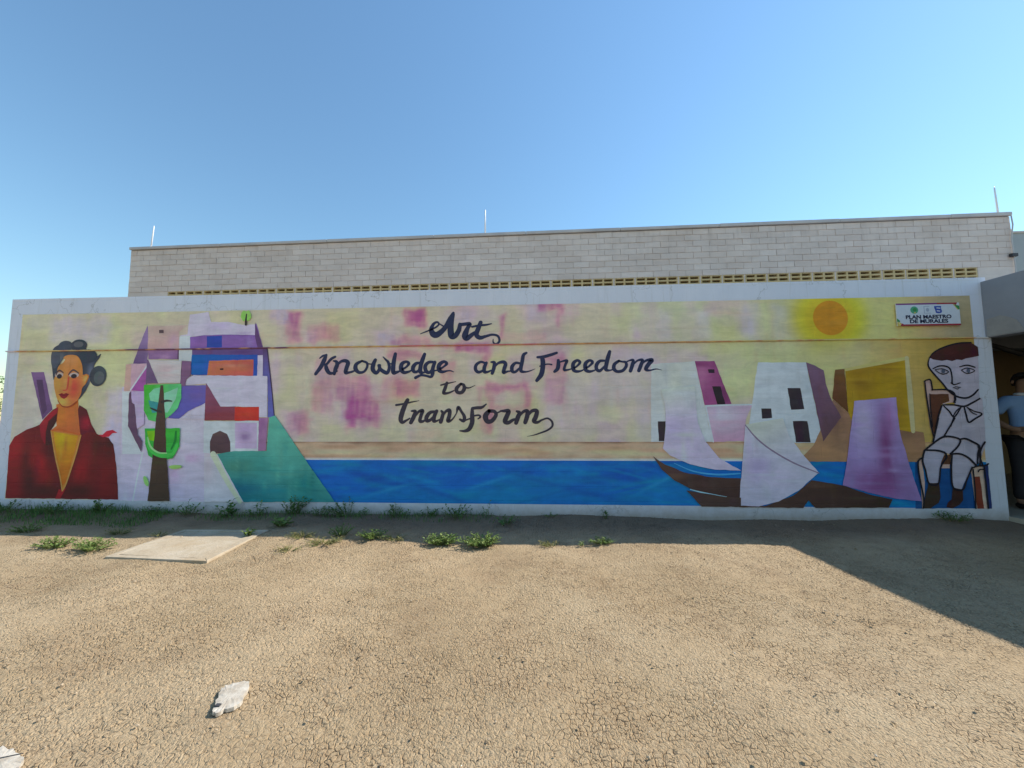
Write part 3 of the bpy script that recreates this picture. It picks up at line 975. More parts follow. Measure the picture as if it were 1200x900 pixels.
f.poly("-5.890,0.999 -5.827,0.999 -5.774,1.049 -5.690,1.065 -5.617,1.026 -5.686,1.022 -5.736,0.974 -5.815,0.967", (172, 30, 52), 'collar_tip')
f.stroke("-6.575,1.053,0.0174 -6.480,0.712,0.0192 -6.388,0.448,0.0191 -6.337,0.256,0.0152", (236, 136, 70), 'chest_edge')
f.stroke("-6.138,0.992,0.0172 -6.186,0.748,0.0191 -6.235,0.554,0.0191 -6.292,0.344,0.0171 -6.333,0.257,0.0133", (236, 136, 70), 'chest_edge')
f.stroke("-6.568,1.057,0.0174 -6.476,1.071,0.0174 -6.319,1.039,0.0173 -6.152,0.999,0.0153", (214, 92, 40), 'chest_edge')
f.poly("-6.674,2.066 -6.647,2.182 -6.560,2.239 -6.494,2.285 -6.399,2.254 -6.361,2.265 -6.294,2.290 -6.205,2.234 -6.152,2.154 -6.042,2.130 -6.006,2.065 -5.948,2.096 -5.962,2.043 -6.020,1.957 -6.036,1.886 -6.056,1.772 -6.092,1.658 -6.144,1.559 -6.220,1.474 -6.263,1.531 -6.188,1.673 -6.182,1.816 -6.211,1.960 -6.281,2.058 -6.404,2.066 -6.486,2.035 -6.546,1.935 -6.567,1.834 -6.601,1.741 -6.643,1.907", (54, 60, 72), 'hair', smooth=True, res=0.03,
       blobs=(("-6.572,2.051 -6.504,1.977", (122, 132, 138), .7), ("-6.371,2.207 -6.318,2.134", (124, 124, 122), .8), ("-6.482,2.238 -6.416,2.193", (56, 66, 80), .8), ("-6.142,2.045 -6.059,1.972", (46, 62, 86), .8), ("-6.233,2.205 -6.169,2.176", (58, 66, 76), .7), ("-6.075,1.815 -6.032,1.672", (110, 122, 146), .6)))
f.dab("-5.960,1.792 -5.838,1.652", (56, 62, 70), 'hair_bun', n=28)
f.dab("-5.943,1.771 -5.867,1.685", (80, 88, 92), 'hair_bun', n=24)
f.dab("-6.472,2.212 -6.365,2.138", (60, 66, 78), 'hair'); f.dab("-6.277,2.218 -6.157,2.135", (50, 56, 66), 'hair'); f.dab("-6.281,2.232 -6.208,2.191", (82, 86, 90), 'hair'); f.dab("-6.128,2.067 -5.998,1.972", (48, 56, 70), 'hair'); f.dab("-6.602,2.036 -6.535,1.906", (70, 78, 90), 'hair')
f.poly("-6.487,2.042 -6.459,2.075 -6.376,2.089 -6.274,2.064 -6.202,1.945 -6.177,1.809 -6.129,1.823 -6.086,1.793 -6.119,1.701 -6.173,1.630 -6.185,1.545 -6.240,1.446 -6.333,1.381 -6.439,1.385 -6.516,1.469 -6.572,1.605 -6.597,1.734 -6.568,1.846 -6.546,1.935 -6.489,1.980 -6.459,2.027", (206, 122, 58), 'face', smooth=True, res=0.02,
       blobs=(("-6.303,1.631 -6.188,1.460", (200, 66, 54), 1.0), ("-6.368,1.760 -6.329,1.674", (198, 62, 52), .8), ("-6.536,1.676 -6.464,1.561", (216, 150, 66), .7), ("-6.383,2.005 -6.284,1.932", (222, 128, 80), .8), ("-6.131,1.758 -6.096,1.701", (222, 172, 90), .6), ("-6.453,1.447 -6.371,1.390", (216, 176, 84), .7), ("-6.424,1.704 -6.390,1.589", (226, 150, 80), .6)))
f.stroke("-6.240,1.446,0.0137 -6.333,1.381,0.0183 -6.439,1.385,0.0152 -6.512,1.462,0.0107", (140, 66, 36), 'jaw_line')
f.dab("-6.526,1.813 -6.464,1.776", (168, 156, 146), 'eye'); f.dab("-6.520,1.793 -6.483,1.761", (44, 36, 42), 'eye')
f.dab("-6.307,1.808 -6.236,1.773", (168, 156, 150), 'eye'); f.dab("-6.307,1.794 -6.264,1.764", (44, 36, 42), 'eye')
f.stroke("-6.571,1.814,0.0139 -6.554,1.857,0.0216 -6.521,1.874,0.0215 -6.466,1.842,0.0123", (72, 58, 62), 'eyelid')
f.stroke("-6.387,1.815,0.0138 -6.354,1.861,0.0215 -6.313,1.877,0.0214 -6.242,1.834,0.0138", (72, 58, 62), 'eyelid')
f.stroke("-6.383,1.775,0.0153 -6.384,1.689,0.0184 -6.395,1.611,0.0183 -6.445,1.601,0.0138", (178, 70, 54), 'nose')
f.poly("-6.504,1.547 -6.461,1.565 -6.432,1.552 -6.397,1.566 -6.357,1.546 -6.388,1.504 -6.423,1.484 -6.468,1.504", (128, 24, 32), 'lips')
f.stroke("-6.501,1.546,0.0077 -6.428,1.535,0.0107 -6.359,1.546,0.0076", (70, 16, 22), 'lips')
f.stroke("-6.169,1.804,0.0122 -6.121,1.812,0.0137 -6.094,1.786,0.0137 -6.126,1.704,0.0122", (196, 110, 50), 'ear_line')
f.build()

# ---- the cubist town on the left
f = Figure('painted_town', 3)
f.poly("-5.602,1.643 -4.429,1.633 -4.335,0.133 -5.509,0.137", (186, 180, 198), blobs=(("-4.547,0.691 -4.426,0.643", (206, 142, 186), .7), ("-4.789,0.472 -4.682,0.344", (206, 140, 186), .5), ("-4.734,0.824 -4.572,0.769", (200, 160, 190), .5), ("-4.932,0.250 -4.336,0.146", (168, 166, 204), .5), ("-5.420,0.394 -5.280,0.137", (196, 176, 200), .6), ("-4.629,1.030 -4.422,0.881", (196, 192, 206), .6)))
f.stroke("-5.239,0.768,0.0200 -5.286,0.469,0.0200 -5.330,0.137,0.0179", (214, 204, 220), 'edge_line')
f.poly("-5.595,1.583 -5.485,1.582 -5.466,1.118 -5.309,0.880 -5.252,0.745 -5.527,0.745", (198, 195, 208), 'wall_facet')
f.poly("-5.299,2.482 -5.262,2.151 -5.275,1.954 -5.469,1.959 -5.413,2.153 -5.347,2.356", (154, 134, 180), 'spire', c2=(90, 70, 112))
f.poly("-5.285,2.473 -4.722,2.475 -4.842,2.387 -4.826,2.158 -5.274,2.152", (192, 168, 156), 'house_facet', c2=(182, 150, 148), blobs=(("-4.907,2.271 -4.835,2.177", (164, 130, 168), .6), ("-5.175,2.369 -5.069,2.258", (180, 160, 150), .5)))
f.poly("-5.129,2.416 -5.064,2.415 -5.059,2.371 -5.124,2.370", (84, 70, 74), 'window')
f.poly("-5.268,2.145 -4.833,2.139 -4.834,2.011 -5.254,2.017", (138, 108, 150), 'wall_facet', c2=(118, 88, 134), blobs=(("-5.053,2.040 -4.937,2.007", (176, 142, 178), .8),))
f.poly("-4.842,2.139 -4.816,2.139 -4.814,2.006 -4.838,2.009", (86, 58, 90), 'wall_facet')
f.poly("-4.838,2.333 -4.716,2.348 -4.702,2.619 -4.437,2.652 -4.390,2.511 -4.149,2.510 -3.938,2.465 -3.773,2.470 -3.765,2.322 -4.174,2.336 -4.487,2.332 -4.678,2.310", (184, 180, 208), 'roof', blobs=(("-4.571,2.549 -4.476,2.445", (190, 188, 206), .6), ("-4.268,2.459 -4.143,2.406", (172, 160, 204), .6), ("-3.932,2.352 -3.793,2.333", (150, 136, 176), .6)))
f.poly("-4.826,2.325 -4.673,2.327 -4.630,2.140 -4.632,1.987 -4.816,1.990 -4.823,2.145", (206, 196, 212), 'house_facet')
f.poly("-4.678,2.310 -4.487,2.332 -4.174,2.336 -3.765,2.322 -3.756,2.487 -3.639,2.144 -4.668,2.155", (116, 86, 158), 'violet_band', c2=(128, 96, 158), blobs=(("-3.840,2.233 -3.784,2.166", (142, 128, 180), .6), ("-4.604,2.245 -4.477,2.176", (112, 78, 146), .5)))
f.poly("-4.440,2.316 -4.225,2.323 -4.216,2.165 -4.431,2.163", (46, 66, 150), 'blue_panel')
f.poly("-3.771,2.500 -3.639,2.142 -3.715,2.143 -3.765,2.316", (90, 62, 106), 'spire')
f.poly("-4.636,2.148 -3.581,2.140 -3.521,1.750 -4.614,1.760", (96, 78, 134), 'violet_band', c2=(88, 62, 106))
f.poly("-3.646,2.134 -3.581,2.140 -3.439,1.229 -3.533,1.226 -3.559,1.750 -3.623,1.751", (86, 66, 106), 'tower', c2=(90, 100, 172))
f.stroke("-3.584,2.137,0.0137 -3.503,1.652,0.0135 -3.443,1.233,0.0118", (60, 44, 74), 'edge_line')
f.poly("-4.634,2.069 -3.710,2.057 -3.703,1.771 -4.630,1.800", (14, 92, 164), 'blue_wall', c2=(44, 78, 162), axis="-4.603,1.960 -3.739,1.950")
f.poly("-3.710,2.049 -3.640,2.051 -3.628,1.771 -3.706,1.771", (190, 180, 212), 'wall_facet')
f.poly("-4.385,1.982 -3.764,1.993 -3.761,1.773 -4.401,1.786", (226, 112, 72), 'orange_wall', c2=(214, 86, 84), axis="-4.372,1.890 -3.770,1.884", blobs=(("-3.973,1.845 -3.852,1.819", (214, 78, 70), .8), ("-4.028,1.912 -3.873,1.892", (240, 150, 120), .6)))
f.poly("-4.226,1.879 -4.178,1.880 -4.177,1.857 -4.223,1.856", (50, 34, 34), 'window')
f.poly("-4.765,1.974 -4.638,1.973 -4.626,1.793 -4.691,1.738 -4.700,1.655 -4.779,1.656", (112, 84, 118), 'wall_facet')
f.poly("-4.707,1.659 -4.677,1.748 -4.590,1.792 -4.409,1.787 -3.564,1.769 -3.538,1.228 -3.650,1.228 -3.657,1.366 -4.187,1.369 -4.402,1.674", (188, 184, 202), 'white_house', blobs=(("-3.949,1.554 -3.730,1.417", (178, 176, 196), .6),))
f.poly("-4.743,1.656 -4.404,1.653 -4.401,1.421 -4.647,1.303 -4.756,1.211 -4.911,1.219 -4.797,1.389", (92, 90, 160), 'violet_slope', c2=(84, 84, 164), blobs=(("-4.520,1.558 -4.406,1.455", (112, 92, 150), .7),))
f.poly("-4.410,1.687 -4.187,1.369 -3.985,1.368 -3.975,1.185 -4.400,1.187", (118, 76, 108), 'maroon_wall', c2=(128, 60, 66))
f.poly("-3.991,1.361 -3.656,1.363 -3.647,1.181 -3.981,1.182", (222, 50, 42), 'red_wall', blobs=(("-3.827,1.266 -3.719,1.215", (230, 74, 54), .7),))
f.poly("-4.756,1.211 -4.542,1.336 -4.404,1.417 -4.401,1.207", (196, 182, 204), 'wall_facet')
f.poly("-4.410,1.177 -3.651,1.178 -3.631,0.788 -4.292,0.757 -4.384,0.760", (204, 198, 214), 'white_house')
f.poly("-4.292,0.761 -4.305,0.907 -4.272,1.008 -4.175,1.051 -4.074,1.008 -4.026,0.908 -4.014,0.754", (82, 62, 66), 'doorway')
f.poly("-3.973,1.155 -3.674,1.154 -3.657,0.821 -3.954,0.821", (178, 162, 192), 'wall_panel', blobs=(("-3.822,0.974 -3.756,0.914", (122, 92, 140), .9), ("-3.817,1.081 -3.709,1.014", (160, 140, 184), .6)))
f.poly("-3.649,1.215 -3.523,1.221 -3.534,0.795 -3.638,0.788", (152, 114, 152), 'wall_panel', blobs=(("-3.602,1.114 -3.557,0.914", (132, 86, 136), .7),))
f.poly("-4.375,0.766 -4.189,0.747 -3.802,0.136 -4.335,0.135", (202, 188, 196), 'path', blobs=(("-4.309,0.659 -4.231,0.329", (204, 170, 180), .6),))
f.stroke("-4.252,0.747,0.0784 -4.041,0.403,0.0660 -3.848,0.139,0.0539", (212, 198, 170), 'path_edge')
f.poly("-4.193,0.747 -3.959,0.788 -3.523,0.789 -3.509,1.224 -3.430,1.248 -2.587,0.146 -3.802,0.135", (84, 164, 142), 'green_hill', c2=(14, 112, 122), axis="-3.430,1.014 -3.661,0.094",
       blobs=(("-3.930,0.583 -3.681,0.485", (70, 132, 108), .7), ("-3.880,0.304 -3.564,0.225", (8, 92, 116), .8), ("-3.423,0.881 -3.273,0.618", (92, 176, 156), .6), ("-2.988,0.359 -2.779,0.231", (36, 128, 116), .7), ("-3.549,0.617 -3.405,0.487", (50, 140, 130), .5)))
f.poly("-5.562,1.945 -5.485,1.955 -5.456,1.589 -5.562,1.586", (216, 152, 142), 'wall_panel')
f.poly("-5.485,1.955 -5.253,1.955 -5.261,1.580 -5.470,1.585", (192, 152, 166), 'wall_panel')
f.poly("-5.467,1.592 -5.257,1.917 -5.261,1.577", (150, 82, 152), 'wall_panel')
f.stroke("-5.468,1.599,0.0220 -5.258,1.924,0.0220", (214, 190, 200), 'edge_line')
f.poly("-5.266,2.014 -5.236,1.998 -5.079,1.682 -5.258,1.683", (104, 84, 118), 'wall_facet')
f.poly("-5.243,2.005 -4.769,1.990 -4.768,1.687 -5.079,1.686", (206, 180, 180), 'house_facet', blobs=(("-4.991,1.853 -4.871,1.760", (196, 154, 160), .6),))
f.poly("-4.764,1.983 -4.637,1.976 -4.628,1.785 -4.689,1.727 -4.693,1.648 -4.762,1.648", (118, 88, 120), 'wall_facet')
f.poly("-5.474,1.582 -5.261,1.580 -5.242,1.135 -5.332,1.077", (172, 156, 196), 'wall_facet', c2=(184, 170, 200))
f.poly("-5.483,1.558 -5.455,1.582 -5.440,1.433 -5.394,1.405 -5.318,0.999 -5.247,0.914 -5.250,0.772 -5.466,1.118 -5.477,1.392", (94, 70, 94), 'dark_flank')
f.build()

f = Figure('painted_tree', 45)
f.poly("-5.279,1.667 -4.752,1.676 -4.736,1.491 -4.777,1.354 -4.878,1.253 -5.034,1.165 -5.181,1.196 -5.256,1.322", (62, 168, 48), c2=(92, 190, 122), axis="-5.245,1.563 -4.763,1.423")
f.poly("-5.200,1.546 -5.132,1.614 -5.046,1.631 -5.035,1.424 -5.159,1.391", (112, 190, 150), 'leaf_panel')
f.poly("-5.201,1.459 -5.035,1.424 -5.037,1.301 -5.134,1.288", (52, 140, 140), 'leaf_panel')
f.poly("-4.982,1.554 -4.792,1.629 -4.814,1.474 -4.917,1.294 -4.985,1.294", (118, 196, 156), 'leaf_panel', c2=(140, 206, 170))
f.poly("-5.223,1.083 -4.730,1.086 -4.720,0.847 -4.803,0.693 -4.996,0.649 -5.146,0.729 -5.201,0.880", (58, 172, 54), 'crown', c2=(44, 158, 66))
f.poly("-5.188,1.049 -5.062,1.056 -5.070,0.914 -5.161,0.931", (110, 176, 20), 'leaf_panel')
f.poly("-5.041,1.658 -5.004,1.658 -4.944,1.219 -4.883,0.662 -4.807,0.139 -5.112,0.136 -5.087,0.662 -5.074,1.219", (74, 57, 46), 'trunk', c2=(66, 52, 40))
f.stroke("-5.003,1.434,0.0326 -4.939,1.451,0.0290 -4.866,1.444,0.0145", (50, 46, 46), 'branch'); f.stroke("-5.008,1.301,0.0290 -5.082,1.322,0.0254 -5.164,1.356,0.0145", (50, 50, 46), 'branch')
f.stroke("-5.177,0.948,0.0434 -5.116,0.806,0.0576 -4.966,0.729,0.0609 -4.806,0.746,0.0500 -4.754,0.864,0.0429", (64, 180, 74), 'crown_rim')
f.stroke("-5.171,0.965,0.0181 -5.118,0.840,0.0252 -5.005,0.766,0.0215 -4.890,0.759,0.0143", (136, 224, 130), 'crown_rim')
f.stroke("-4.780,1.042,0.0215 -4.786,0.914,0.0322 -4.829,0.813,0.0215", (26, 120, 48), 'crown_rim')
f.poly("-4.848,0.579 -4.796,0.602 -4.679,0.600 -4.684,0.566 -4.793,0.553", (142, 190, 100), 'leaf', smooth=True)
f.poly("-5.193,0.444 -5.154,0.451 -5.112,0.371 -5.123,0.325 -5.168,0.361", (130, 188, 104), 'leaf', smooth=True)
f.build()

f = Figure('painted_small_tree', 45)
f.poly("-3.970,2.571 -3.961,2.630 -3.931,2.659 -3.899,2.644 -3.859,2.661 -3.832,2.611 -3.822,2.560 -3.858,2.515 -3.898,2.526 -3.932,2.510", (132, 198, 88), blobs=(("-3.877,2.620 -3.841,2.586", (160, 214, 110), .8),))
f.stroke("-3.892,2.465,0.0294 -3.894,2.536,0.0242 -3.889,2.607,0.0156", (52, 42, 44), 'trunk')
f.build()

# ---- the white houses on the shore
f = Figure('painted_shore_houses', 3)
f.poly("1.424,1.872 1.958,1.903 2.125,0.908 1.394,0.908", (186, 190, 184), c2=(196, 198, 206), blobs=(("1.730,1.561 1.868,1.255", (182, 190, 170), .6),))
f.poly("1.483,1.159 1.576,1.159 1.555,0.917 1.487,0.917", (54, 46, 50), 'window')
f.poly("1.958,1.903 2.194,1.904 2.377,1.365 2.055,1.357", (136, 70, 116), 'magenta_wall', blobs=(("2.034,1.712 2.117,1.558", (164, 112, 146), .7), ("2.292,1.495 2.343,1.344", (96, 44, 82), .9), ("2.011,1.866 2.158,1.833", (112, 44, 92), .7)))
f.poly("2.112,1.800 2.190,1.799 2.191,1.753 2.119,1.754", (48, 36, 46), 'window')
f.poly("2.154,1.588 2.254,1.587 2.303,1.365 2.206,1.365", (46, 36, 42), 'window')
f.poly("2.067,1.348 2.622,1.360 2.541,1.192 2.504,0.917 2.136,0.908", (194, 164, 184), 'pink_wall', c2=(180, 140, 168), blobs=(("2.278,1.193 2.446,1.043", (204, 182, 194), .7),))
f.stroke("2.067,1.345,0.0207 2.344,1.356,0.0206 2.622,1.360,0.0175", (206, 204, 214), 'edge_line'); f.stroke("2.067,1.345,0.0207 2.099,1.133,0.0206 2.137,0.911,0.0205", (204, 202, 214), 'edge_line')
f.poly("2.716,1.879 3.282,1.873 3.421,0.894 2.526,0.894 2.613,1.342 2.666,1.645", (192, 196, 212), 'white_house', blobs=(("2.883,1.612 3.045,1.400", (184, 188, 206), .6), ("2.738,1.072 2.905,0.953", (200, 202, 216), .6)))
for q in ("2.725,1.312 2.841,1.311 2.846,1.197 2.727,1.189", "3.046,1.560 3.196,1.558 3.227,1.303 3.074,1.295", "3.086,1.158 3.253,1.157 3.277,0.903 3.106,0.903"):
    f.poly(q, (50, 43, 48), 'window')
f.poly("3.118,0.675 3.310,0.869 3.569,1.415 3.729,1.260 3.787,1.157 4.266,1.071 4.566,1.020 4.575,0.820 4.458,0.673", (128, 102, 84), 'brown_hill', c2=(140, 112, 84), blobs=(("3.591,1.158 3.678,0.987", (92, 70, 66), .7), ("3.438,0.818 3.594,0.717", (146, 116, 84), .7), ("4.390,1.021 4.544,0.953", (100, 78, 60), .7), ("3.638,0.886 3.726,0.751", (116, 96, 80), .5)))
f.poly("3.282,1.873 3.378,1.835 3.480,1.773 3.496,1.607 3.549,1.412 3.649,1.203 3.509,1.026 3.422,0.912", (104, 82, 106), 'violet_rock', c2=(88, 66, 74), blobs=(("3.396,1.488 3.471,1.308", (92, 70, 92), .6), ("3.518,1.159 3.595,1.041", (76, 58, 58), .7)))
f.poly("3.616,1.778 3.725,1.787 3.732,1.260 3.560,1.429", (98, 72, 42), 'brown_tower', c2=(86, 58, 32))
f.poly("3.731,1.777 4.445,1.915 4.454,1.021 4.265,1.061 3.782,1.089 3.732,1.260", (146, 126, 30), 'olive_block', blobs=(("3.886,1.637 4.067,1.429", (120, 92, 26), .8), ("4.193,1.807 4.347,1.702", (118, 88, 30), .7), ("4.318,1.325 4.396,1.088", (128, 104, 34), .7)))
f.stroke("3.738,1.777,0.0329 4.098,1.846,0.0425 4.455,1.911,0.0422", (178, 164, 104), 'edge_line')
f.stroke("4.448,1.915,0.0454 4.451,1.461,0.0612 4.449,1.034,0.0479", (170, 160, 124), 'edge_line')
f.build()

# ---- the boats
f = Figure('painted_boat', 42)
f.poly("1.409,0.733 1.552,0.632 1.782,0.537 2.096,0.485 2.440,0.472 2.429,0.236 2.232,0.247 2.149,0.270 1.879,0.331 1.651,0.446 1.507,0.574", (82, 64, 56), c2=(66, 48, 42), blobs=(("1.885,0.469 2.135,0.428", (58, 42, 40), .7), ("1.674,0.489 1.800,0.447", (96, 74, 60), .7)))
f.stroke("1.659,0.650,0.0085 1.888,0.554,0.0169 2.160,0.517,0.0210 2.432,0.531,0.0167", (64, 150, 196), 'wave')
f.stroke("1.838,0.337,0.0084 2.004,0.296,0.0168 2.149,0.270,0.0125 2.263,0.252,0.0062", (140, 186, 206), 'wave')
f.poly("1.791,0.324 2.253,0.252 2.429,0.245 2.424,0.136 1.966,0.135 1.876,0.236", (74, 57, 50), 'hull')
f.poly("1.535,1.556 1.943,1.593 1.948,1.346 1.958,1.149 2.037,0.917 2.198,0.709 2.447,0.565 2.134,0.576 1.844,0.640 1.612,0.743 1.529,0.827 1.576,1.074 1.573,1.347", (198, 192, 182), 'sail', c2=(180, 176, 214), axis="1.730,1.561 1.776,1.195", blobs=(("1.653,1.074 1.767,0.953", (168, 160, 206), .6), ("1.938,0.804 2.080,0.685", (176, 168, 210), .6), ("1.844,1.407 1.898,1.285", (190, 192, 206), .5)))
f.build()

f = Figure('painted_boat', 42)
f.poly("2.414,0.157 2.703,0.149 3.038,0.277 3.256,0.456 3.605,0.396 3.888,0.298 4.154,0.239 4.103,0.142 3.283,0.132 3.207,0.220 3.141,0.130 2.403,0.131", (74, 56, 48), c2=(54, 40, 36), axis="2.708,0.243 4.120,0.214", blobs=(("3.330,0.394 3.530,0.354", (86, 66, 54), .6),))
f.poly("2.523,1.117 2.967,1.194 3.027,0.983 3.158,0.776 3.342,0.543 3.098,0.333 2.863,0.203 2.632,0.143 2.401,0.150 2.465,0.657", (190, 184, 214), 'sail', c2=(180, 174, 212), blobs=(("2.656,0.598 2.818,0.424", (158, 146, 204), .7), ("2.879,0.482 3.100,0.367", (176, 168, 210), .6), ("2.552,0.834 2.598,0.598", (170, 162, 206), .6)))
f.poly("2.523,1.117 2.967,1.194 3.027,0.983 3.158,0.776 3.342,0.543 3.060,0.659 2.783,0.834 2.618,0.983", (194, 184, 176), 'sail', c2=(180, 176, 206), axis="2.743,1.162 3.006,0.717")
f.stroke("2.522,1.111,0.0116 2.645,0.953,0.0174 2.811,0.811,0.0173 3.060,0.659,0.0171 3.342,0.540,0.0113", (120, 106, 130), 'seam')
f.poly("3.804,1.396 4.285,1.438 4.284,1.224 4.299,1.004 4.374,0.620 4.475,0.222 4.171,0.252 3.889,0.316 3.605,0.400 3.659,0.617 3.710,0.886", (134, 126, 178), 'sail', c2=(122, 106, 160), blobs=(("4.125,0.819 4.211,0.354", (104, 56, 108), .95), ("4.213,1.224 4.262,1.021", (140, 92, 148), .7), ("3.992,0.419 4.266,0.256", (112, 62, 118), .8), ("3.885,1.157 3.995,0.886", (174, 164, 206), .6)))
f.build()

# ---- the seated boy
INK = (22, 22, 32)
f = Figure('painted_boy', 3)
f.poly("4.446,0.680 4.520,0.727 4.522,0.141 4.484,0.134 4.408,0.133", (16, 66, 122), 'floor_patch')
f.poly("4.722,0.654 5.130,0.656 5.244,0.148 4.484,0.134 4.534,0.442", (16, 64, 120), 'floor_patch')
f.poly("5.215,0.630 5.248,0.656 5.246,0.142 5.182,0.141", (26, 44, 92), 'chair_leg')
f.poly("4.623,1.634 4.646,1.646 4.697,1.643 4.706,1.526 4.860,1.525 4.936,1.498 4.951,1.417 4.939,1.376 4.801,1.356 4.711,1.088 4.676,0.959 4.645,1.088", (150, 136, 138), 'chair_back')
f.poly("4.673,1.476 4.887,1.474 4.889,1.388 4.801,1.356 4.711,1.088 4.686,0.994 4.663,1.088", (74, 48, 38), 'chair_back')
f.poly("4.728,0.648 4.829,0.648 4.825,0.602 4.730,0.601", (150, 136, 134), 'chair_seat'); f.poly("4.749,0.747 4.851,0.761 4.836,0.647 4.728,0.646", (72, 50, 36), 'chair_seat')
f.poly("5.052,0.623 5.193,0.632 5.196,0.141 5.064,0.140", (160, 144, 138), 'chair_leg'); f.poly("5.076,0.505 5.144,0.509 5.159,0.141 5.085,0.140", (92, 46, 34), 'chair_leg')
f.poly("4.475,0.683 4.521,0.717 4.534,0.442 4.507,0.141 4.479,0.141 4.484,0.442", (158, 142, 138), 'chair_leg')
f.poly("4.813,1.360 4.938,1.345 5.037,1.335 5.152,1.384 5.256,1.429 5.255,1.161 5.242,0.882 5.164,0.674 5.083,0.623 4.790,0.788 4.551,0.783 4.668,0.909 4.723,1.092", (138, 144, 166))
f.poly("4.558,0.813 4.691,0.809 4.783,0.780 4.737,0.681 4.714,0.601 4.679,0.427 4.573,0.427 4.545,0.574 4.524,0.693", (134, 141, 164), 'leg')
f.poly("4.854,0.767 4.940,0.770 5.030,0.728 5.104,0.642 5.057,0.603 4.988,0.471 4.931,0.356 4.833,0.385 4.834,0.589", (134, 141, 164), 'leg')
f.poly("4.946,1.488 5.228,1.534 5.230,1.415 5.135,1.364 5.043,1.322 4.944,1.342", (134, 141, 164), 'neck')
f.poly("4.696,1.892 4.752,1.967 4.859,2.029 5.032,2.081 5.179,2.094 5.261,2.011 5.232,1.522 5.143,1.451 5.074,1.426 4.976,1.447 4.892,1.507 4.823,1.614 4.742,1.717 4.690,1.813", (136, 142, 165), 'head')
f.poly("4.704,1.907 4.752,1.970 4.859,2.031 5.032,2.084 5.179,2.097 5.263,2.035 5.264,1.927 5.185,1.910 5.116,1.898 5.070,1.879 5.015,1.887 4.957,1.868 4.902,1.883 4.845,1.872 4.790,1.882 4.746,1.890 4.724,1.905", (52, 28, 30), 'hair', blobs=(("4.967,1.979 5.097,1.929", (66, 34, 34), .7),))
f.poly("4.571,0.432 4.691,0.433 4.690,0.260 4.668,0.205 4.572,0.139 4.479,0.138 4.517,0.239", (46, 38, 32), 'shoe')
f.poly("4.837,0.381 4.943,0.356 4.937,0.236 4.890,0.181 4.810,0.141 4.746,0.154 4.765,0.206 4.812,0.245", (48, 34, 30), 'shoe')
ink = MB(); f.subs.append(('ink_outline', ink))
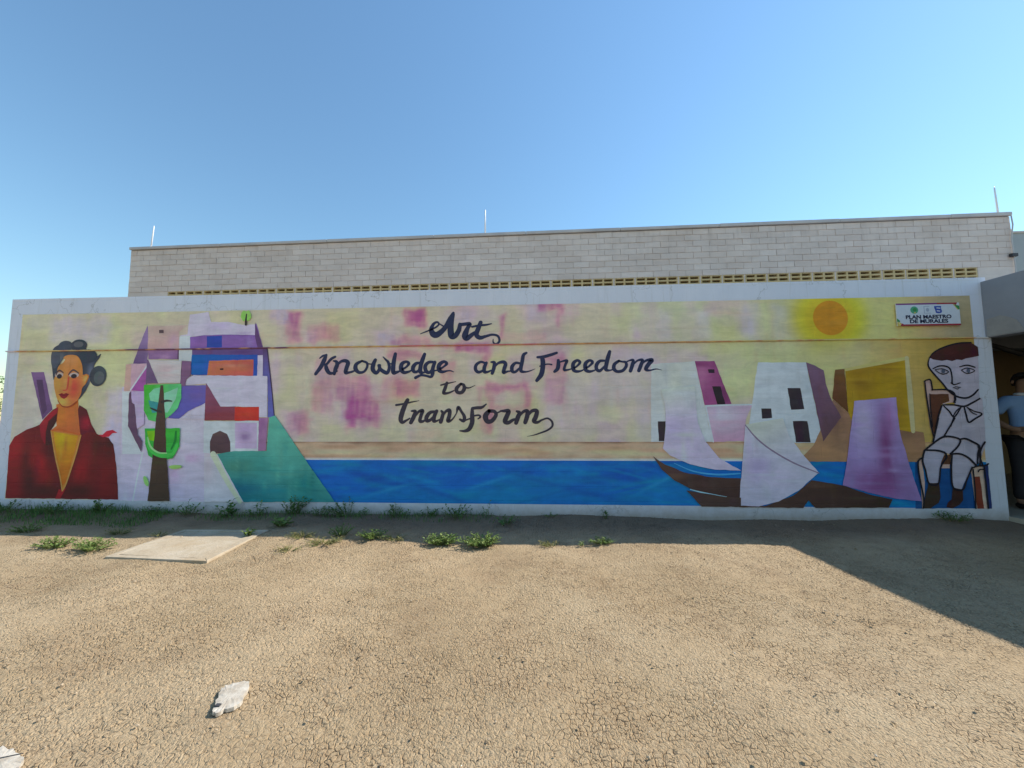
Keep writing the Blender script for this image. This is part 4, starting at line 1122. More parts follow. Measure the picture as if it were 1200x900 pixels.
for q in ("4.712,1.922,0.0090 4.689,1.862,0.0135 4.689,1.801,0.0158 4.742,1.714,0.0168 4.823,1.608,0.0168 4.892,1.507,0.0178 4.976,1.444,0.0189 5.074,1.425,0.0188 5.155,1.461,0.0188 5.218,1.524,0.0166",
          "4.702,1.904,0.0090 4.752,1.967,0.0135 4.859,2.029,0.0158 5.032,2.081,0.0157 5.190,2.090,0.0134", "4.949,1.441,0.0111 4.950,1.370,0.0089",
          "4.806,1.345,0.0134 4.934,1.344,0.0178 5.043,1.326,0.0199 5.135,1.366,0.0188 5.226,1.418,0.0166", "4.816,1.333,0.0111 4.872,1.270,0.0167 4.923,1.203,0.0155 5.011,1.320,0.0133", "4.914,1.217,0.0111 4.955,1.275,0.0133 5.011,1.320,0.0111", "4.921,1.203,0.0133 4.873,1.093,0.0155",
          "5.042,1.320,0.0144 5.056,1.228,0.0177 5.077,1.139,0.0176 5.151,1.181,0.0176 5.224,1.225,0.0165 5.218,1.248,0.0132 5.148,1.269,0.0132 5.075,1.313,0.0133", "5.080,1.308,0.0088 5.125,1.251,0.0110 5.172,1.228,0.0088",
          "4.794,1.335,0.0145 4.751,1.229,0.0156 4.711,1.088,0.0156", "4.734,1.779,0.0112 4.806,1.810,0.0146 4.884,1.805,0.0157 4.926,1.769,0.0157 4.938,1.679,0.0145 4.934,1.605,0.0145 4.960,1.586,0.0134 5.024,1.607,0.0089",
          "5.035,1.798,0.0112 5.120,1.816,0.0156 5.203,1.791,0.0144", "4.755,1.765,0.0090 4.798,1.774,0.0090 4.848,1.773,0.0101 4.903,1.739,0.0101 4.843,1.711,0.0101 4.789,1.733,0.0090 4.755,1.765,0.0079", "5.050,1.759,0.0089 5.117,1.782,0.0100 5.197,1.750,0.0089 5.111,1.716,0.0100 5.050,1.757,0.0078",
          "4.938,1.548,0.0078 4.969,1.559,0.0100 4.991,1.555,0.0100 5.023,1.552,0.0067", "4.956,1.541,0.0067 4.984,1.533,0.0089 5.004,1.543,0.0067", "4.916,1.605,0.0089 4.933,1.595,0.0111 4.960,1.586,0.0100",
          "4.622,1.628,0.0135 4.652,1.643,0.0146 4.693,1.641,0.0146 4.704,1.532,0.0146 4.709,1.526,0.0134 4.860,1.525,0.0167 4.937,1.488,0.0200 4.949,1.417,0.0222 4.934,1.376,0.0178", "4.625,1.628,0.0135 4.630,1.443,0.0157 4.644,1.218,0.0156 4.654,1.088,0.0156 4.670,0.971,0.0133", "4.668,1.476,0.0090 4.664,1.324,0.0112 4.667,1.088,0.0111",
          "4.742,1.188,0.0140 4.698,1.040,0.0165 4.659,0.913,0.0178", "4.924,1.188,0.0139 4.854,1.080,0.0152 4.784,0.973,0.0152",
          "4.551,0.806,0.0178 4.674,0.904,0.0190 4.774,0.967,0.0203 4.869,0.969,0.0189 4.957,0.939,0.0189 4.951,0.893,0.0176 4.908,0.834,0.0176 4.837,0.771,0.0164", "4.957,0.939,0.0164 5.019,0.947,0.0189 5.091,0.913,0.0201 5.164,0.860,0.0200 5.141,0.774,0.0175 5.125,0.656,0.0150",
          "4.558,0.813,0.0165 4.691,0.809,0.0190 4.777,0.782,0.0202 4.793,0.731,0.0176", "4.845,0.767,0.0176 4.940,0.770,0.0189 5.027,0.728,0.0200 5.104,0.642,0.0200", "4.551,0.800,0.0178 4.522,0.693,0.0178 4.545,0.574,0.0164 4.573,0.427,0.0164 4.676,0.427,0.0151 4.718,0.615,0.0151 4.787,0.721,0.0151",
          "4.854,0.761,0.0176 4.831,0.589,0.0176 4.833,0.386,0.0163 4.933,0.356,0.0175 4.991,0.471,0.0150 5.061,0.616,0.0150", "4.519,0.723,0.0152 4.473,0.680,0.0165 4.468,0.561,0.0152 4.481,0.416,0.0152 4.499,0.258,0.0151 4.484,0.141,0.0126",
          "5.057,0.603,0.0125 5.121,0.629,0.0150 5.203,0.636,0.0174 5.242,0.656,0.0149", "5.228,0.907,0.0175 5.185,0.841,0.0175 5.157,0.748,0.0175 5.179,0.643,0.0150", "5.148,0.854,0.0125 5.166,0.774,0.0175 5.146,0.630,0.0150", "5.068,0.590,0.0150 5.069,0.393,0.0149 5.058,0.146,0.0149", "5.122,0.564,0.0125 5.143,0.590,0.0125 5.189,0.590,0.0124", "5.191,0.617,0.0149 5.195,0.148,0.0148"):
    f.stroke(q, INK, mb=ink, fat=1.15)
f.dab("4.840,1.746 4.860,1.722", (62, 74, 96), 'eye'); f.dab("5.120,1.749 5.140,1.722", (62, 74, 96), 'eye')
fb = f.build()

# ---- the brush lettering: every word a part, every letter a sub-part
BLUE = (40, 46, 72); GREY = (54, 50, 60)
WORDS = [
 (BLUE, [
  ["-1.515,2.304,0.0104 -1.412,2.343,0.0186 -1.320,2.383,0.0227 -1.274,2.424,0.0227 -1.295,2.455,0.0259 -1.341,2.433,0.0352 -1.373,2.363,0.0538 -1.350,2.301,0.0744 -1.298,2.288,0.0743 -1.226,2.340,0.0618 -1.176,2.401,0.0577 -1.125,2.494,0.0598 -1.084,2.571,0.0351", "-1.269,2.434,0.0145 -1.196,2.391,0.0206 -1.134,2.378,0.0206", "-1.088,2.555,0.0454 -1.109,2.452,0.0618 -1.118,2.349,0.0761 -1.102,2.268,0.0760 -1.051,2.276,0.0615 -1.000,2.347,0.0451"],
  ["-0.996,2.417,0.0472 -1.009,2.347,0.0554 -1.049,2.276,0.0595", "-1.001,2.414,0.0411 -0.929,2.422,0.0410 -0.866,2.421,0.0450 -0.896,2.366,0.0512 -0.928,2.274,0.0757 -0.905,2.234,0.0613 -0.836,2.282,0.0490 -0.794,2.313,0.0347"],
  ["-0.725,2.440,0.0490 -0.755,2.363,0.0561 -0.780,2.282,0.0571 -0.734,2.240,0.0509 -0.653,2.259,0.0345 -0.572,2.278,0.0284 -0.501,2.257,0.0283 -0.481,2.195,0.0283 -0.521,2.155,0.0243 -0.560,2.176,0.0182 -0.562,2.217,0.0111", "-0.837,2.385,0.0245 -0.735,2.402,0.0286 -0.653,2.408,0.0254 -0.582,2.422,0.0112"]]),
 (BLUE, [
  ["-2.907,1.792,0.0400 -2.838,1.886,0.0521 -2.798,1.971,0.0556 -2.772,2.040,0.0331", "-2.859,1.999,0.0157 -2.817,2.029,0.0261 -2.776,2.039,0.0261", "-2.650,2.015,0.0295 -2.703,1.987,0.0347 -2.753,1.928,0.0312 -2.782,1.910,0.0261", "-2.774,1.911,0.0382 -2.759,1.852,0.0520 -2.720,1.802,0.0433 -2.662,1.802,0.0277 -2.617,1.827,0.0190"],
  ["-2.671,1.961,0.0191 -2.632,1.950,0.0381 -2.620,1.909,0.0502 -2.641,1.850,0.0502 -2.654,1.790,0.0380", "-2.622,1.899,0.0277 -2.571,1.950,0.0346 -2.511,1.961,0.0432 -2.474,1.932,0.0517 -2.491,1.866,0.0517 -2.501,1.807,0.0474 -2.455,1.806,0.0293 -2.395,1.823,0.0241 -2.360,1.847,0.0155"],
  ["-2.287,1.956,0.0258 -2.360,1.915,0.0447 -2.370,1.856,0.0550 -2.326,1.807,0.0395 -2.258,1.814,0.0308 -2.218,1.871,0.0308 -2.221,1.929,0.0292 -2.287,1.956,0.0258", "-2.216,1.922,0.0189 -2.166,1.913,0.0154 -2.139,1.929,0.0154"],
  ["-2.108,1.967,0.0411 -2.132,1.912,0.0513 -2.139,1.845,0.0547 -2.095,1.796,0.0427 -2.055,1.836,0.0409 -2.049,1.893,0.0376", "-2.059,1.893,0.0393 -2.036,1.844,0.0426 -1.984,1.807,0.0460 -1.943,1.798,0.0425 -1.920,1.860,0.0391 -1.934,1.931,0.0341 -1.969,1.969,0.0239 -2.006,2.007,0.0111", "-1.927,1.914,0.0153 -1.883,1.914,0.0153"],
  ["-1.843,2.044,0.0409 -1.859,1.960,0.0510 -1.868,1.876,0.0544 -1.863,1.800,0.0509 -1.817,1.804,0.0339 -1.765,1.824,0.0186"],
  ["-1.767,1.831,0.0305 -1.700,1.866,0.0254 -1.663,1.914,0.0372 -1.701,1.939,0.0339 -1.755,1.908,0.0492 -1.762,1.841,0.0542 -1.724,1.799,0.0423 -1.665,1.807,0.0287 -1.613,1.831,0.0186"],
  ["-1.506,1.922,0.0287 -1.565,1.914,0.0405 -1.605,1.865,0.0507 -1.597,1.814,0.0422 -1.555,1.806,0.0337 -1.504,1.847,0.0269", "-1.456,2.034,0.0405 -1.482,1.964,0.0506 -1.506,1.880,0.0506 -1.508,1.805,0.0505 -1.462,1.796,0.0235 -1.427,1.813,0.0168"],
  ["-1.328,1.927,0.0319 -1.397,1.929,0.0370 -1.445,1.880,0.0463 -1.432,1.813,0.0462 -1.387,1.796,0.0369 -1.337,1.853,0.0319", "-1.320,1.928,0.0403 -1.344,1.853,0.0462 -1.348,1.779,0.0461 -1.369,1.739,0.0335 -1.437,1.754,0.0285 -1.504,1.759,0.0286 -1.571,1.729,0.0370", "-1.345,1.812,0.0201 -1.268,1.828,0.0151"],
  ["-1.270,1.826,0.0318 -1.203,1.869,0.0251 -1.164,1.908,0.0368 -1.204,1.934,0.0368 -1.261,1.894,0.0503 -1.265,1.828,0.0502 -1.219,1.802,0.0368 -1.153,1.814,0.0200 -1.111,1.814,0.0167 -1.071,1.799,0.0075"]]),
 (BLUE, [
  ["-0.662,1.907,0.0281 -0.721,1.925,0.0298 -0.779,1.889,0.0381 -0.790,1.831,0.0414 -0.754,1.794,0.0372 -0.696,1.813,0.0281 -0.663,1.863,0.0231", "-0.650,1.912,0.0364 -0.675,1.854,0.0454 -0.674,1.797,0.0413 -0.630,1.796,0.0280 -0.584,1.816,0.0181"],
  ["-0.587,1.921,0.0215 -0.548,1.914,0.0396 -0.551,1.853,0.0453 -0.574,1.777,0.0395", "-0.548,1.853,0.0231 -0.498,1.905,0.0296 -0.432,1.921,0.0411 -0.403,1.893,0.0452 -0.419,1.835,0.0451 -0.428,1.786,0.0410 -0.375,1.798,0.0229 -0.324,1.805,0.0164"],
  ["-0.226,1.902,0.0278 -0.276,1.906,0.0328 -0.319,1.859,0.0451 -0.316,1.801,0.0409 -0.277,1.793,0.0327 -0.219,1.841,0.0278", "-0.135,2.035,0.0278 -0.173,2.006,0.0409 -0.190,1.923,0.0450 -0.206,1.849,0.0449 -0.202,1.800,0.0392 -0.146,1.791,0.0228 -0.089,1.803,0.0147 -0.026,1.828,0.0049"]]),
 (BLUE, [
  ["0.006,1.977,0.0293 0.078,1.981,0.0374 0.159,2.001,0.0373 0.250,2.030,0.0308", "0.066,1.970,0.0520 0.074,1.904,0.0569 0.068,1.822,0.0568 0.048,1.748,0.0567 -0.006,1.679,0.0389", "0.034,1.861,0.0146 0.085,1.879,0.0179 0.142,1.887,0.0162 0.184,1.880,0.0194"],
  ["0.269,1.934,0.0356 0.268,1.869,0.0485 0.254,1.820,0.0444 0.220,1.791,0.0339", "0.263,1.900,0.0194 0.320,1.921,0.0202 0.378,1.929,0.0323 0.357,1.876,0.0323 0.341,1.812,0.0322 0.383,1.810,0.0225 0.433,1.823,0.0145"],
  ["0.448,1.824,0.0305 0.505,1.858,0.0241 0.541,1.905,0.0353 0.506,1.930,0.0322 0.458,1.891,0.0443 0.456,1.818,0.0442 0.495,1.790,0.0361 0.552,1.796,0.0224 0.594,1.816,0.0128"],
  ["0.600,1.823,0.0304 0.657,1.856,0.0240 0.698,1.903,0.0352 0.662,1.928,0.0320 0.611,1.889,0.0441 0.608,1.816,0.0440 0.648,1.788,0.0360 0.704,1.795,0.0224 0.746,1.815,0.0128"],
  ["0.846,1.922,0.0271 0.790,1.918,0.0351 0.749,1.871,0.0439 0.748,1.815,0.0399 0.788,1.795,0.0359 0.843,1.846,0.0255", "0.916,2.037,0.0383 0.894,1.967,0.0478 0.873,1.886,0.0478 0.863,1.813,0.0438 0.906,1.798,0.0223 0.955,1.812,0.0159"],
  ["1.028,1.917,0.0302 0.973,1.877,0.0397 0.963,1.820,0.0437 1.001,1.784,0.0357 1.072,1.795,0.0356 1.116,1.851,0.0364 1.110,1.898,0.0317 1.067,1.907,0.0222 1.028,1.917,0.0270", "1.108,1.898,0.0190 1.148,1.916,0.0143"],
  ["1.139,1.916,0.0143 1.202,1.926,0.0316 1.193,1.866,0.0435 1.167,1.789,0.0411", "1.201,1.866,0.0190 1.257,1.918,0.0237 1.318,1.925,0.0347 1.300,1.865,0.0433 1.270,1.791,0.0410", "1.303,1.865,0.0189 1.360,1.916,0.0268 1.436,1.924,0.0456 1.392,1.872,0.0472 1.357,1.810,0.0432 1.403,1.793,0.0220 1.482,1.810,0.0141 1.554,1.796,0.0047"]]),
 (GREY, [
  ["-1.159,1.658,0.0352 -1.182,1.589,0.0416 -1.200,1.527,0.0370 -1.135,1.530,0.0258 -1.069,1.557,0.0166", "-1.238,1.630,0.0185 -1.164,1.649,0.0204 -1.042,1.674,0.0074"],
  ["-0.979,1.643,0.0313 -1.032,1.588,0.0461 -1.024,1.539,0.0414 -0.969,1.533,0.0414 -0.935,1.578,0.0460 -0.942,1.628,0.0368 -0.979,1.643,0.0295", "-0.924,1.597,0.0257 -0.869,1.592,0.0147 -0.793,1.625,0.0055"]]),
 (GREY, [
  ["-1.670,1.442,0.0448 -1.708,1.364,0.0560 -1.743,1.263,0.0597 -1.755,1.191,0.0559 -1.732,1.156,0.0419 -1.677,1.181,0.0260 -1.638,1.205,0.0186", "-1.819,1.377,0.0262 -1.727,1.391,0.0233 -1.616,1.414,0.0168 -1.519,1.432,0.0056"],
  ["-1.617,1.299,0.0186 -1.567,1.294,0.0409 -1.585,1.226,0.0511 -1.622,1.152,0.0464", "-1.566,1.235,0.0241 -1.521,1.290,0.0325 -1.471,1.304,0.0408 -1.490,1.244,0.0417 -1.504,1.173,0.0417 -1.463,1.167,0.0314 -1.425,1.195,0.0166"],
  ["-1.306,1.289,0.0314 -1.370,1.280,0.0407 -1.416,1.226,0.0509 -1.415,1.173,0.0416 -1.362,1.189,0.0351 -1.307,1.253,0.0258", "-1.288,1.298,0.0406 -1.316,1.235,0.0461 -1.323,1.173,0.0461 -1.288,1.171,0.0258 -1.249,1.189,0.0166"],
  ["-1.227,1.298,0.0258 -1.206,1.261,0.0414 -1.234,1.160,0.0478", "-1.210,1.234,0.0239 -1.169,1.292,0.0322 -1.122,1.306,0.0441 -1.123,1.243,0.0459 -1.139,1.172,0.0459 -1.086,1.189,0.0202 -1.030,1.270,0.0128"],
  ["-1.030,1.270,0.0128 -1.010,1.342,0.0404 -0.967,1.288,0.0311 -0.930,1.224,0.0411 -0.939,1.172,0.0402 -0.987,1.190,0.0256", "-0.939,1.170,0.0219 -0.864,1.199,0.0164"],
  ["-0.829,1.323,0.0347 -0.830,1.242,0.0502 -0.830,1.152,0.0546 -0.866,1.071,0.0501 -0.920,1.044,0.0346 -0.986,1.046,0.0146", "-0.827,1.330,0.0342 -0.767,1.337,0.0381 -0.706,1.342,0.0341 -0.650,1.383,0.0140", "-0.866,1.193,0.0140 -0.806,1.233,0.0201 -0.746,1.242,0.0220 -0.724,1.221,0.0220 -0.754,1.197,0.0160"],
  ["-0.614,1.296,0.0480 -0.660,1.232,0.0639 -0.636,1.165,0.0549 -0.576,1.173,0.0498 -0.526,1.242,0.0448 -0.546,1.289,0.0399 -0.614,1.296,0.0440", "-0.526,1.265,0.0199 -0.465,1.291,0.0179"],
  ["-0.469,1.295,0.0199 -0.427,1.295,0.0338 -0.365,1.294,0.0477 -0.387,1.231,0.0546 -0.411,1.164,0.0546 -0.368,1.148,0.0446 -0.308,1.182,0.0337 -0.266,1.193,0.0218"],
  ["-0.262,1.290,0.0258 -0.228,1.270,0.0445 -0.249,1.211,0.0544 -0.271,1.144,0.0475", "-0.229,1.231,0.0257 -0.179,1.284,0.0346 -0.129,1.293,0.0444 -0.130,1.230,0.0543 -0.156,1.150,0.0473", "-0.125,1.230,0.0256 -0.070,1.293,0.0395 -0.009,1.293,0.0473 -0.022,1.220,0.0541 -0.046,1.167,0.0492 -0.002,1.151,0.0334 0.057,1.181,0.0216 0.126,1.200,0.0216 0.179,1.161,0.0245 0.183,1.102,0.0244 0.124,1.053,0.0215 0.026,1.015,0.0176 -0.053,0.990,0.0108 -0.133,0.975,0.0039"]]),
]
for colr, letters in WORDS:
    f = Figure('lettering', 6)
    k0 = f.k
    for li, strokes in enumerate(letters):
        f.k = k0 + (li % 2) * 4
        mb = f.main if li == 0 else MB()
        for s_ in strokes: f.stroke(s_, colr, mb=mb, n=7, fat=1.08)
        if li: f.subs.append(('letter', mb))
    f.build()

# ---- the plaque screwed to the wall
def flat_mat(name, c, rough=0.45):
    k = NT(name)
    v = k.grey(k.noise(k.pos(), 30, 4, 0.6), 0.3, 0.92, 0.7, 1.0)
    return k.done(k.mix(1.0, rgb(*c), v, 'MULTIPLY'), rough)


def plaque():
    P4 = M("4.358,2.582 5.087,2.571 5.070,2.294 4.342,2.303")
    x0 = P4[0][0]; x1 = (P4[1][0] + P4[2][0]) / 2; z0 = (P4[2][1] + P4[3][1]) / 2; z1 = (P4[0][1] + P4[1][1]) / 2
    W_, H_ = x1 - x0, z1 - z0
    root = empty('plaque', ((x0 + x1) / 2, -0.022, z0))
    tag(root, 'small white plaque with red borders, emblems and dark capitals above the seated boy', 'sign')
    w = W_ / 2
    white = flat_mat('plaque_white', (0.74, 0.75, 0.78)); red = flat_mat('plaque_red', (0.42, 0.04, 0.05)); green = flat_mat('plaque_green', (0.06, 0.30, 0.08)); yel = flat_mat('plaque_yellow', (0.75, 0.55, 0.12)); navy = flat_mat('plaque_navy', (0.03, 0.03, 0.07)); blue = flat_mat('plaque_blue', (0.06, 0.10, 0.40)); pur = flat_mat('plaque_purple', (0.26, 0.05, 0.22)); grey = flat_mat('plaque_grey', (0.45, 0.47, 0.55)); teal = flat_mat('plaque_teal', (0.10, 0.42, 0.22))
    m = MB(); m.box((-w, -0.004, 0), (w, 0.006, H_)); m.build('panel', white, root)

    def slab(name, pts, mat_, d=0.0052, par=root):
        m = MB(); n = len(pts)
        m.add([(x, -d, z) for x, z in pts] + [(x, -0.0035, z) for x, z in pts], [tuple(range(n))] + [((i + 1) % n, i, i + n, (i + 1) % n + n) for i in range(n)])
        return m.build(name, mat_, par)
    h = H_
    slab('border', [(-w, h - 0.018), (w * 0.3, h - 0.018), (w * 0.3, h), (-w, h)], pur)
    slab('border', [(w * 0.301, h - 0.018), (w * 0.84, h - 0.018), (w * 0.9, h - 0.03), (w * 0.94, h), (w * 0.301, h)], red)
    slab('border', [(-w * 0.9, 0), (w, 0), (w, 0.02), (-w * 0.8, 0.02), (-w * 0.86, 0.034)], red)
    slab('corner_mark', [(w * 0.83, h - 0.019), (w * 0.96, h - 0.085), (w, h - 0.085), (w, h - 0.04), (w * 0.9, h - 0.031)], green)
    slab('corner_mark', [(w * 0.8, h - 0.0185), (w * 0.83, h - 0.0195), (w * 0.96, h - 0.086), (w * 0.94, h - 0.09)], yel, 0.0049)
    slab('corner_mark', [(-w, 0.055), (-w, 0.095), (-w * 0.9, 0.06), (-w * 0.93, 0.05)], green)
    slab('corner_mark', [(-w, 0.0), (-w * 0.901, 0.0), (-w * 0.87, 0.034), (-w * 0.93, 0.049), (-w, 0.05)], yel, 0.0049)
    cz = h * 0.70

    def ring(cx, cz_, r, n=18, r2=None):
        return [(cx + r * cos(2 * pi * k / n), cz_ + (r2 or r) * sin(2 * pi * k / n)) for k in range(n)]
    o = slab('emblem', ring(-0.155, cz, 0.045), teal)
    slab('emblem_core', ring(-0.150, cz + 0.003, 0.022, 14), green, 0.0062, o); slab('emblem_core', ring(-0.15, cz - 0.033, 0.010, 8), yel, 0.0062, o)
    o = slab('emblem', [(-0.045, cz - 0.045), (-0.038, cz - 0.045), (-0.038, cz + 0.04), (0.02, cz + 0.04), (0.02, cz + 0.047), (-0.045, cz + 0.047)], grey)
    slab('emblem_core', [(-0.03, cz - 0.045), (0.03, cz - 0.045), (0.03, cz - 0.038), (-0.03, cz - 0.038)], grey, 0.0058, o); slab('emblem_core', ring(-0.003, cz, 0.018, 12, 0.024), grey, 0.0048, o)
    o = slab('emblem', [(0.075, cz + 0.045), (0.155, cz + 0.045), (0.15, cz + 0.02), (0.16, cz - 0.02), (0.15, cz - 0.04), (0.12, cz - 0.046), (0.09, cz - 0.04), (0.082, cz), (0.075, cz + 0.02)], blue)
    slab('emblem_core', [(0.10, cz + 0.028), (0.145, cz + 0.022), (0.14, cz + 0.012), (0.10, cz + 0.015)], white, 0.0062, o); slab('emblem_core', [(0.10, cz - 0.008), (0.14, cz - 0.014), (0.135, cz - 0.024), (0.10, cz - 0.02)], white, 0.0062, o)
    dg = None
    for txt, zz, wid in (('PLAN MAESTRO', h * 0.315, 0.52), ('DE MURALES', h * 0.125, 0.435)):
        cu = bpy.data.curves.new('t', 'FONT'); cu.body = txt; cu.align_x = 'CENTER'; cu.size = 0.062; cu.offset = 0.0022; cu.extrude = 0.0008; cu.resolution_u = 3
        to = bpy.data.objects.new('t', cu); col.objects.link(to)
        dg = bpy.context.evaluated_depsgraph_get(); dg.update()
        tm = bpy.data.meshes.new_from_object(to.evaluated_get(dg))
        bpy.data.objects.remove(to)
        xs2 = [v.co.x for v in tm.vertices]; sc = wid / (max(xs2) - min(xs2))
        for v in tm.vertices: v.co = Vector((v.co.x * sc, -0.0055 - v.co.z, v.co.y + zz))
        tm.materials.clear()
        link('lettering', tm, navy, root)
    for sx in (-1, 1):
        for z in (0.03, h - 0.03):
            m = MB(); m.tube([(sx * (w - 0.02), -0.0035, z), (sx * (w - 0.02), -0.0075, z)], [0.005, 0.004], 8); m.build('screw', M_METAL, root)


plaque()

# ------------------------------------------------------------------ concrete cover slab in the yard
def cover():
    P = [(-3.84, -1.67), (-2.84, -1.73), (-2.90, -0.83), (-3.88, -0.80)]
    cx = sum(p[0] for p in P) / 4; cy = sum(p[1] for p in P) / 4
    root = empty('cover_slab', (cx, cy, 0))
    tag(root, 'square concrete cover slab set in the dirt near the wall', 'slab')
    L = [(x - cx, y - cy) for x, y in P]

    def inset(d):
        return [(x * (1 - d), y * (1 - d)) for x, y in L]
    a, b = inset(0.0), inset(0.13)
    for i in range(4):
        j = (i + 1) % 4
        m = MB(); m.prism([a[i], a[j], b[j], b[i]], -0.08, 0.0)
        for q in range(4, 8):
            x, y, z = m.v[q]; m.v[q] = (x, y, gz(x + cx, y + cy) * .7 + 0.006 + 0.002 * (i % 2))
        m.build('rim', M_SLAB2, root, bevel=0.006)
    c = inset(0.14)
    n = 22
    m = MB(); vs = []; fs = []
    for i in range(n + 1):
        for j in range(n + 1):
            u, v = i / n, j / n
            x = (c[0][0] * (1 - u) + c[1][0] * u) * (1 - v) + (c[3][0] * (1 - u) + c[2][0] * u) * v
            y = (c[0][1] * (1 - u) + c[1][1] * u) * (1 - v) + (c[3][1] * (1 - u) + c[2][1] * u) * v
            vs.append((x, y, gz(x + cx, y + cy) * .7 + 0.001 + 0.003 * sin(9 * x + 4 * y) + random.uniform(-.0015, .0015)))
    for i in range(n):
        for j in range(n):
            q = i * (n + 1) + j
            fs.append((q, q + n + 1, q + n + 2, q + 1))
    m.add(vs, fs); m.build('lid', M_SLAB2, root, True)


cover()


# ------------------------------------------------------------------ torn scraps lying on the dirt
def scrap(name, label, cat, pts, mat_, lift=0.008, rz=0):
    cx = sum(p[0] for p in pts) / len(pts); cy = sum(p[1] for p in pts) / len(pts)
    root = empty(name, (cx, cy, gz(cx, cy)))
    tag(root, label, cat)
    out = catmull([(x - cx, y - cy) for x, y in pts], True, 5)
    rs = random.Random(int(cx * 1000))
    out = [(x * k, y * k) for (x, y) in out for k in (1 + rs.choice((-.10, -.03, 0, .02, .05)),)]
    n = len(out)
    vs = [(0, 0, lift + 0.005)] + [(x * .6, y * .6, lift + 0.0045 + rs.uniform(-.0008, .0008)) for x, y in out] + [(x, y, lift + 0.003 + rs.uniform(-.0012, .0012)) for x, y in out] + [(x, y, lift - 0.012) for x, y in out]
    fs = [(0, 1 + i, 1 + (i + 1) % n) for i in range(n)] + [(1 + i, 1 + n + i, 1 + n + (i + 1) % n, 1 + (i + 1) % n) for i in range(n)] + [(1 + n + i, 1 + 2 * n + i, 1 + 2 * n + (i + 1) % n, 1 + n + (i + 1) % n) for i in range(n)]
    m = MB(); m.add(vs, fs); m.build('sheet', mat_, root)
    return root, out, lift


M_PAPER = mat_simple('weathered_board', (0.36, 0.30, 0.23), (0.60, 0.55, 0.47), 22, 0.95, 0.6, 70)
r_, o_, l_ = scrap('board_scrap', 'pale jagged scrap of board lying alone on the cracked dirt', 'scrap', [(-1.328, -3.491), (-1.37, -3.43), (-1.405, -3.36), (-1.416, -3.326), (-1.38, -3.301), (-1.33, -3.286), (-1.288, -3.353), (-1.263, -3.428), (-1.301, -3.47)], M_PAPER)
m = MB(); m.box((-0.01, -0.075, l_ + 0.004), (0.01, -0.06, l_ + 0.0095)); m.build('stain', M_DARK, r_)
r_, o_, l_ = scrap('board_scrap', 'pale torn board piece with a dark crease in the near left corner', 'scrap', [(-2.06, -3.70), (-1.999, -3.684), (-1.939, -3.692), (-1.90, -3.705), (-1.843, -3.728), (-1.827, -3.749), (-1.81, -3.79), (-1.88, -3.82), (-2.0, -3.80)], M_PAPER)
m = MB(); m.tube([(-0.07, -0.035, l_ + 0.006), (-0.02, -0.005, l_ + 0.008), (0.05, 0.03, l_ + 0.005)], 0.0016, 5); m.build('crease', M_DARK, r_)

# loose pebbles, crumbs of soil and mortar, too many to count
def pebbles():
    rs = random.Random(11)
    ico = bmesh.new(); bmesh.ops.create_icosphere(ico, subdivisions=1, radius=1.0)
    base = [v.co.copy() for v in ico.verts]; bf = [tuple(v.index for v in f.verts) for f in ico.faces]; ico.free()
    m = MB()
    for i in range(1300):
        t = rs.random()
        if t < .72: x = rs.uniform(-3.4, 3.4); y = rs.uniform(-3.9, -1.2)
        else: x = rs.uniform(-7, 5.2); y = rs.uniform(-2.2, -0.1)
        r = rs.choice((.0025, .003, .004, .005, .006)) * rs.uniform(.7, 1.25)
        if rs.random() < .012: r *= 2.0
        sc = (rs.uniform(.8, 1.4), rs.uniform(.8, 1.4), rs.uniform(.5, .9)); a = rs.uniform(0, 6.28)
        z = gz(x, y) + r * .35
        vs = []
        for v in base:
            k = r * rs.uniform(.78, 1.15)
            px, py, pz = v.x * sc[0] * k, v.y * sc[1] * k, v.z * sc[2] * k
            vs.append((x + px * cos(a) - py * sin(a), y + px * sin(a) + py * cos(a), z + pz))
        m.add(vs, bf)
    k = NT('loose_pebbles')
    isl = k.n('NewGeometry').outputs['Random Per Island']
    k.done(k.ramp(isl, [(0, (0.22, 0.155, 0.095)), (.55, (0.38, 0.285, 0.185)), (.95, (0.46, 0.36, 0.25)), (1, (0.56, 0.50, 0.42))]), 0.95)
    tag(m.build('pebbles', k.m), 'loose pebbles and crumbs of dry soil scattered over the yard', 'gravel', kind='stuff')


pebbles()


# ------------------------------------------------------------------ weeds
def leaf(m, p, d, upv, L, W):
    """one leaf: four faces, folded along the midrib and drooping"""
    d = d.normalized(); s = d.cross(upv)
    if s.length < 1e-4: s = d.cross(Vector((1, 0, 0)))
    s.normalize(); n = s.cross(d).normalized()
    q = [p, p + d * L * .45 + n * L * .10, p + d * L - n * L * .12]
    a = p + d * L * .42 + s * W * .5 + n * L * .14; b = p + d * L * .42 - s * W * .5 + n * L * .14
    m.add([q[0], q[1], q[2], a, b], [(0, 3, 1), (3, 2, 1), (0, 1, 4), (4, 1, 2)])


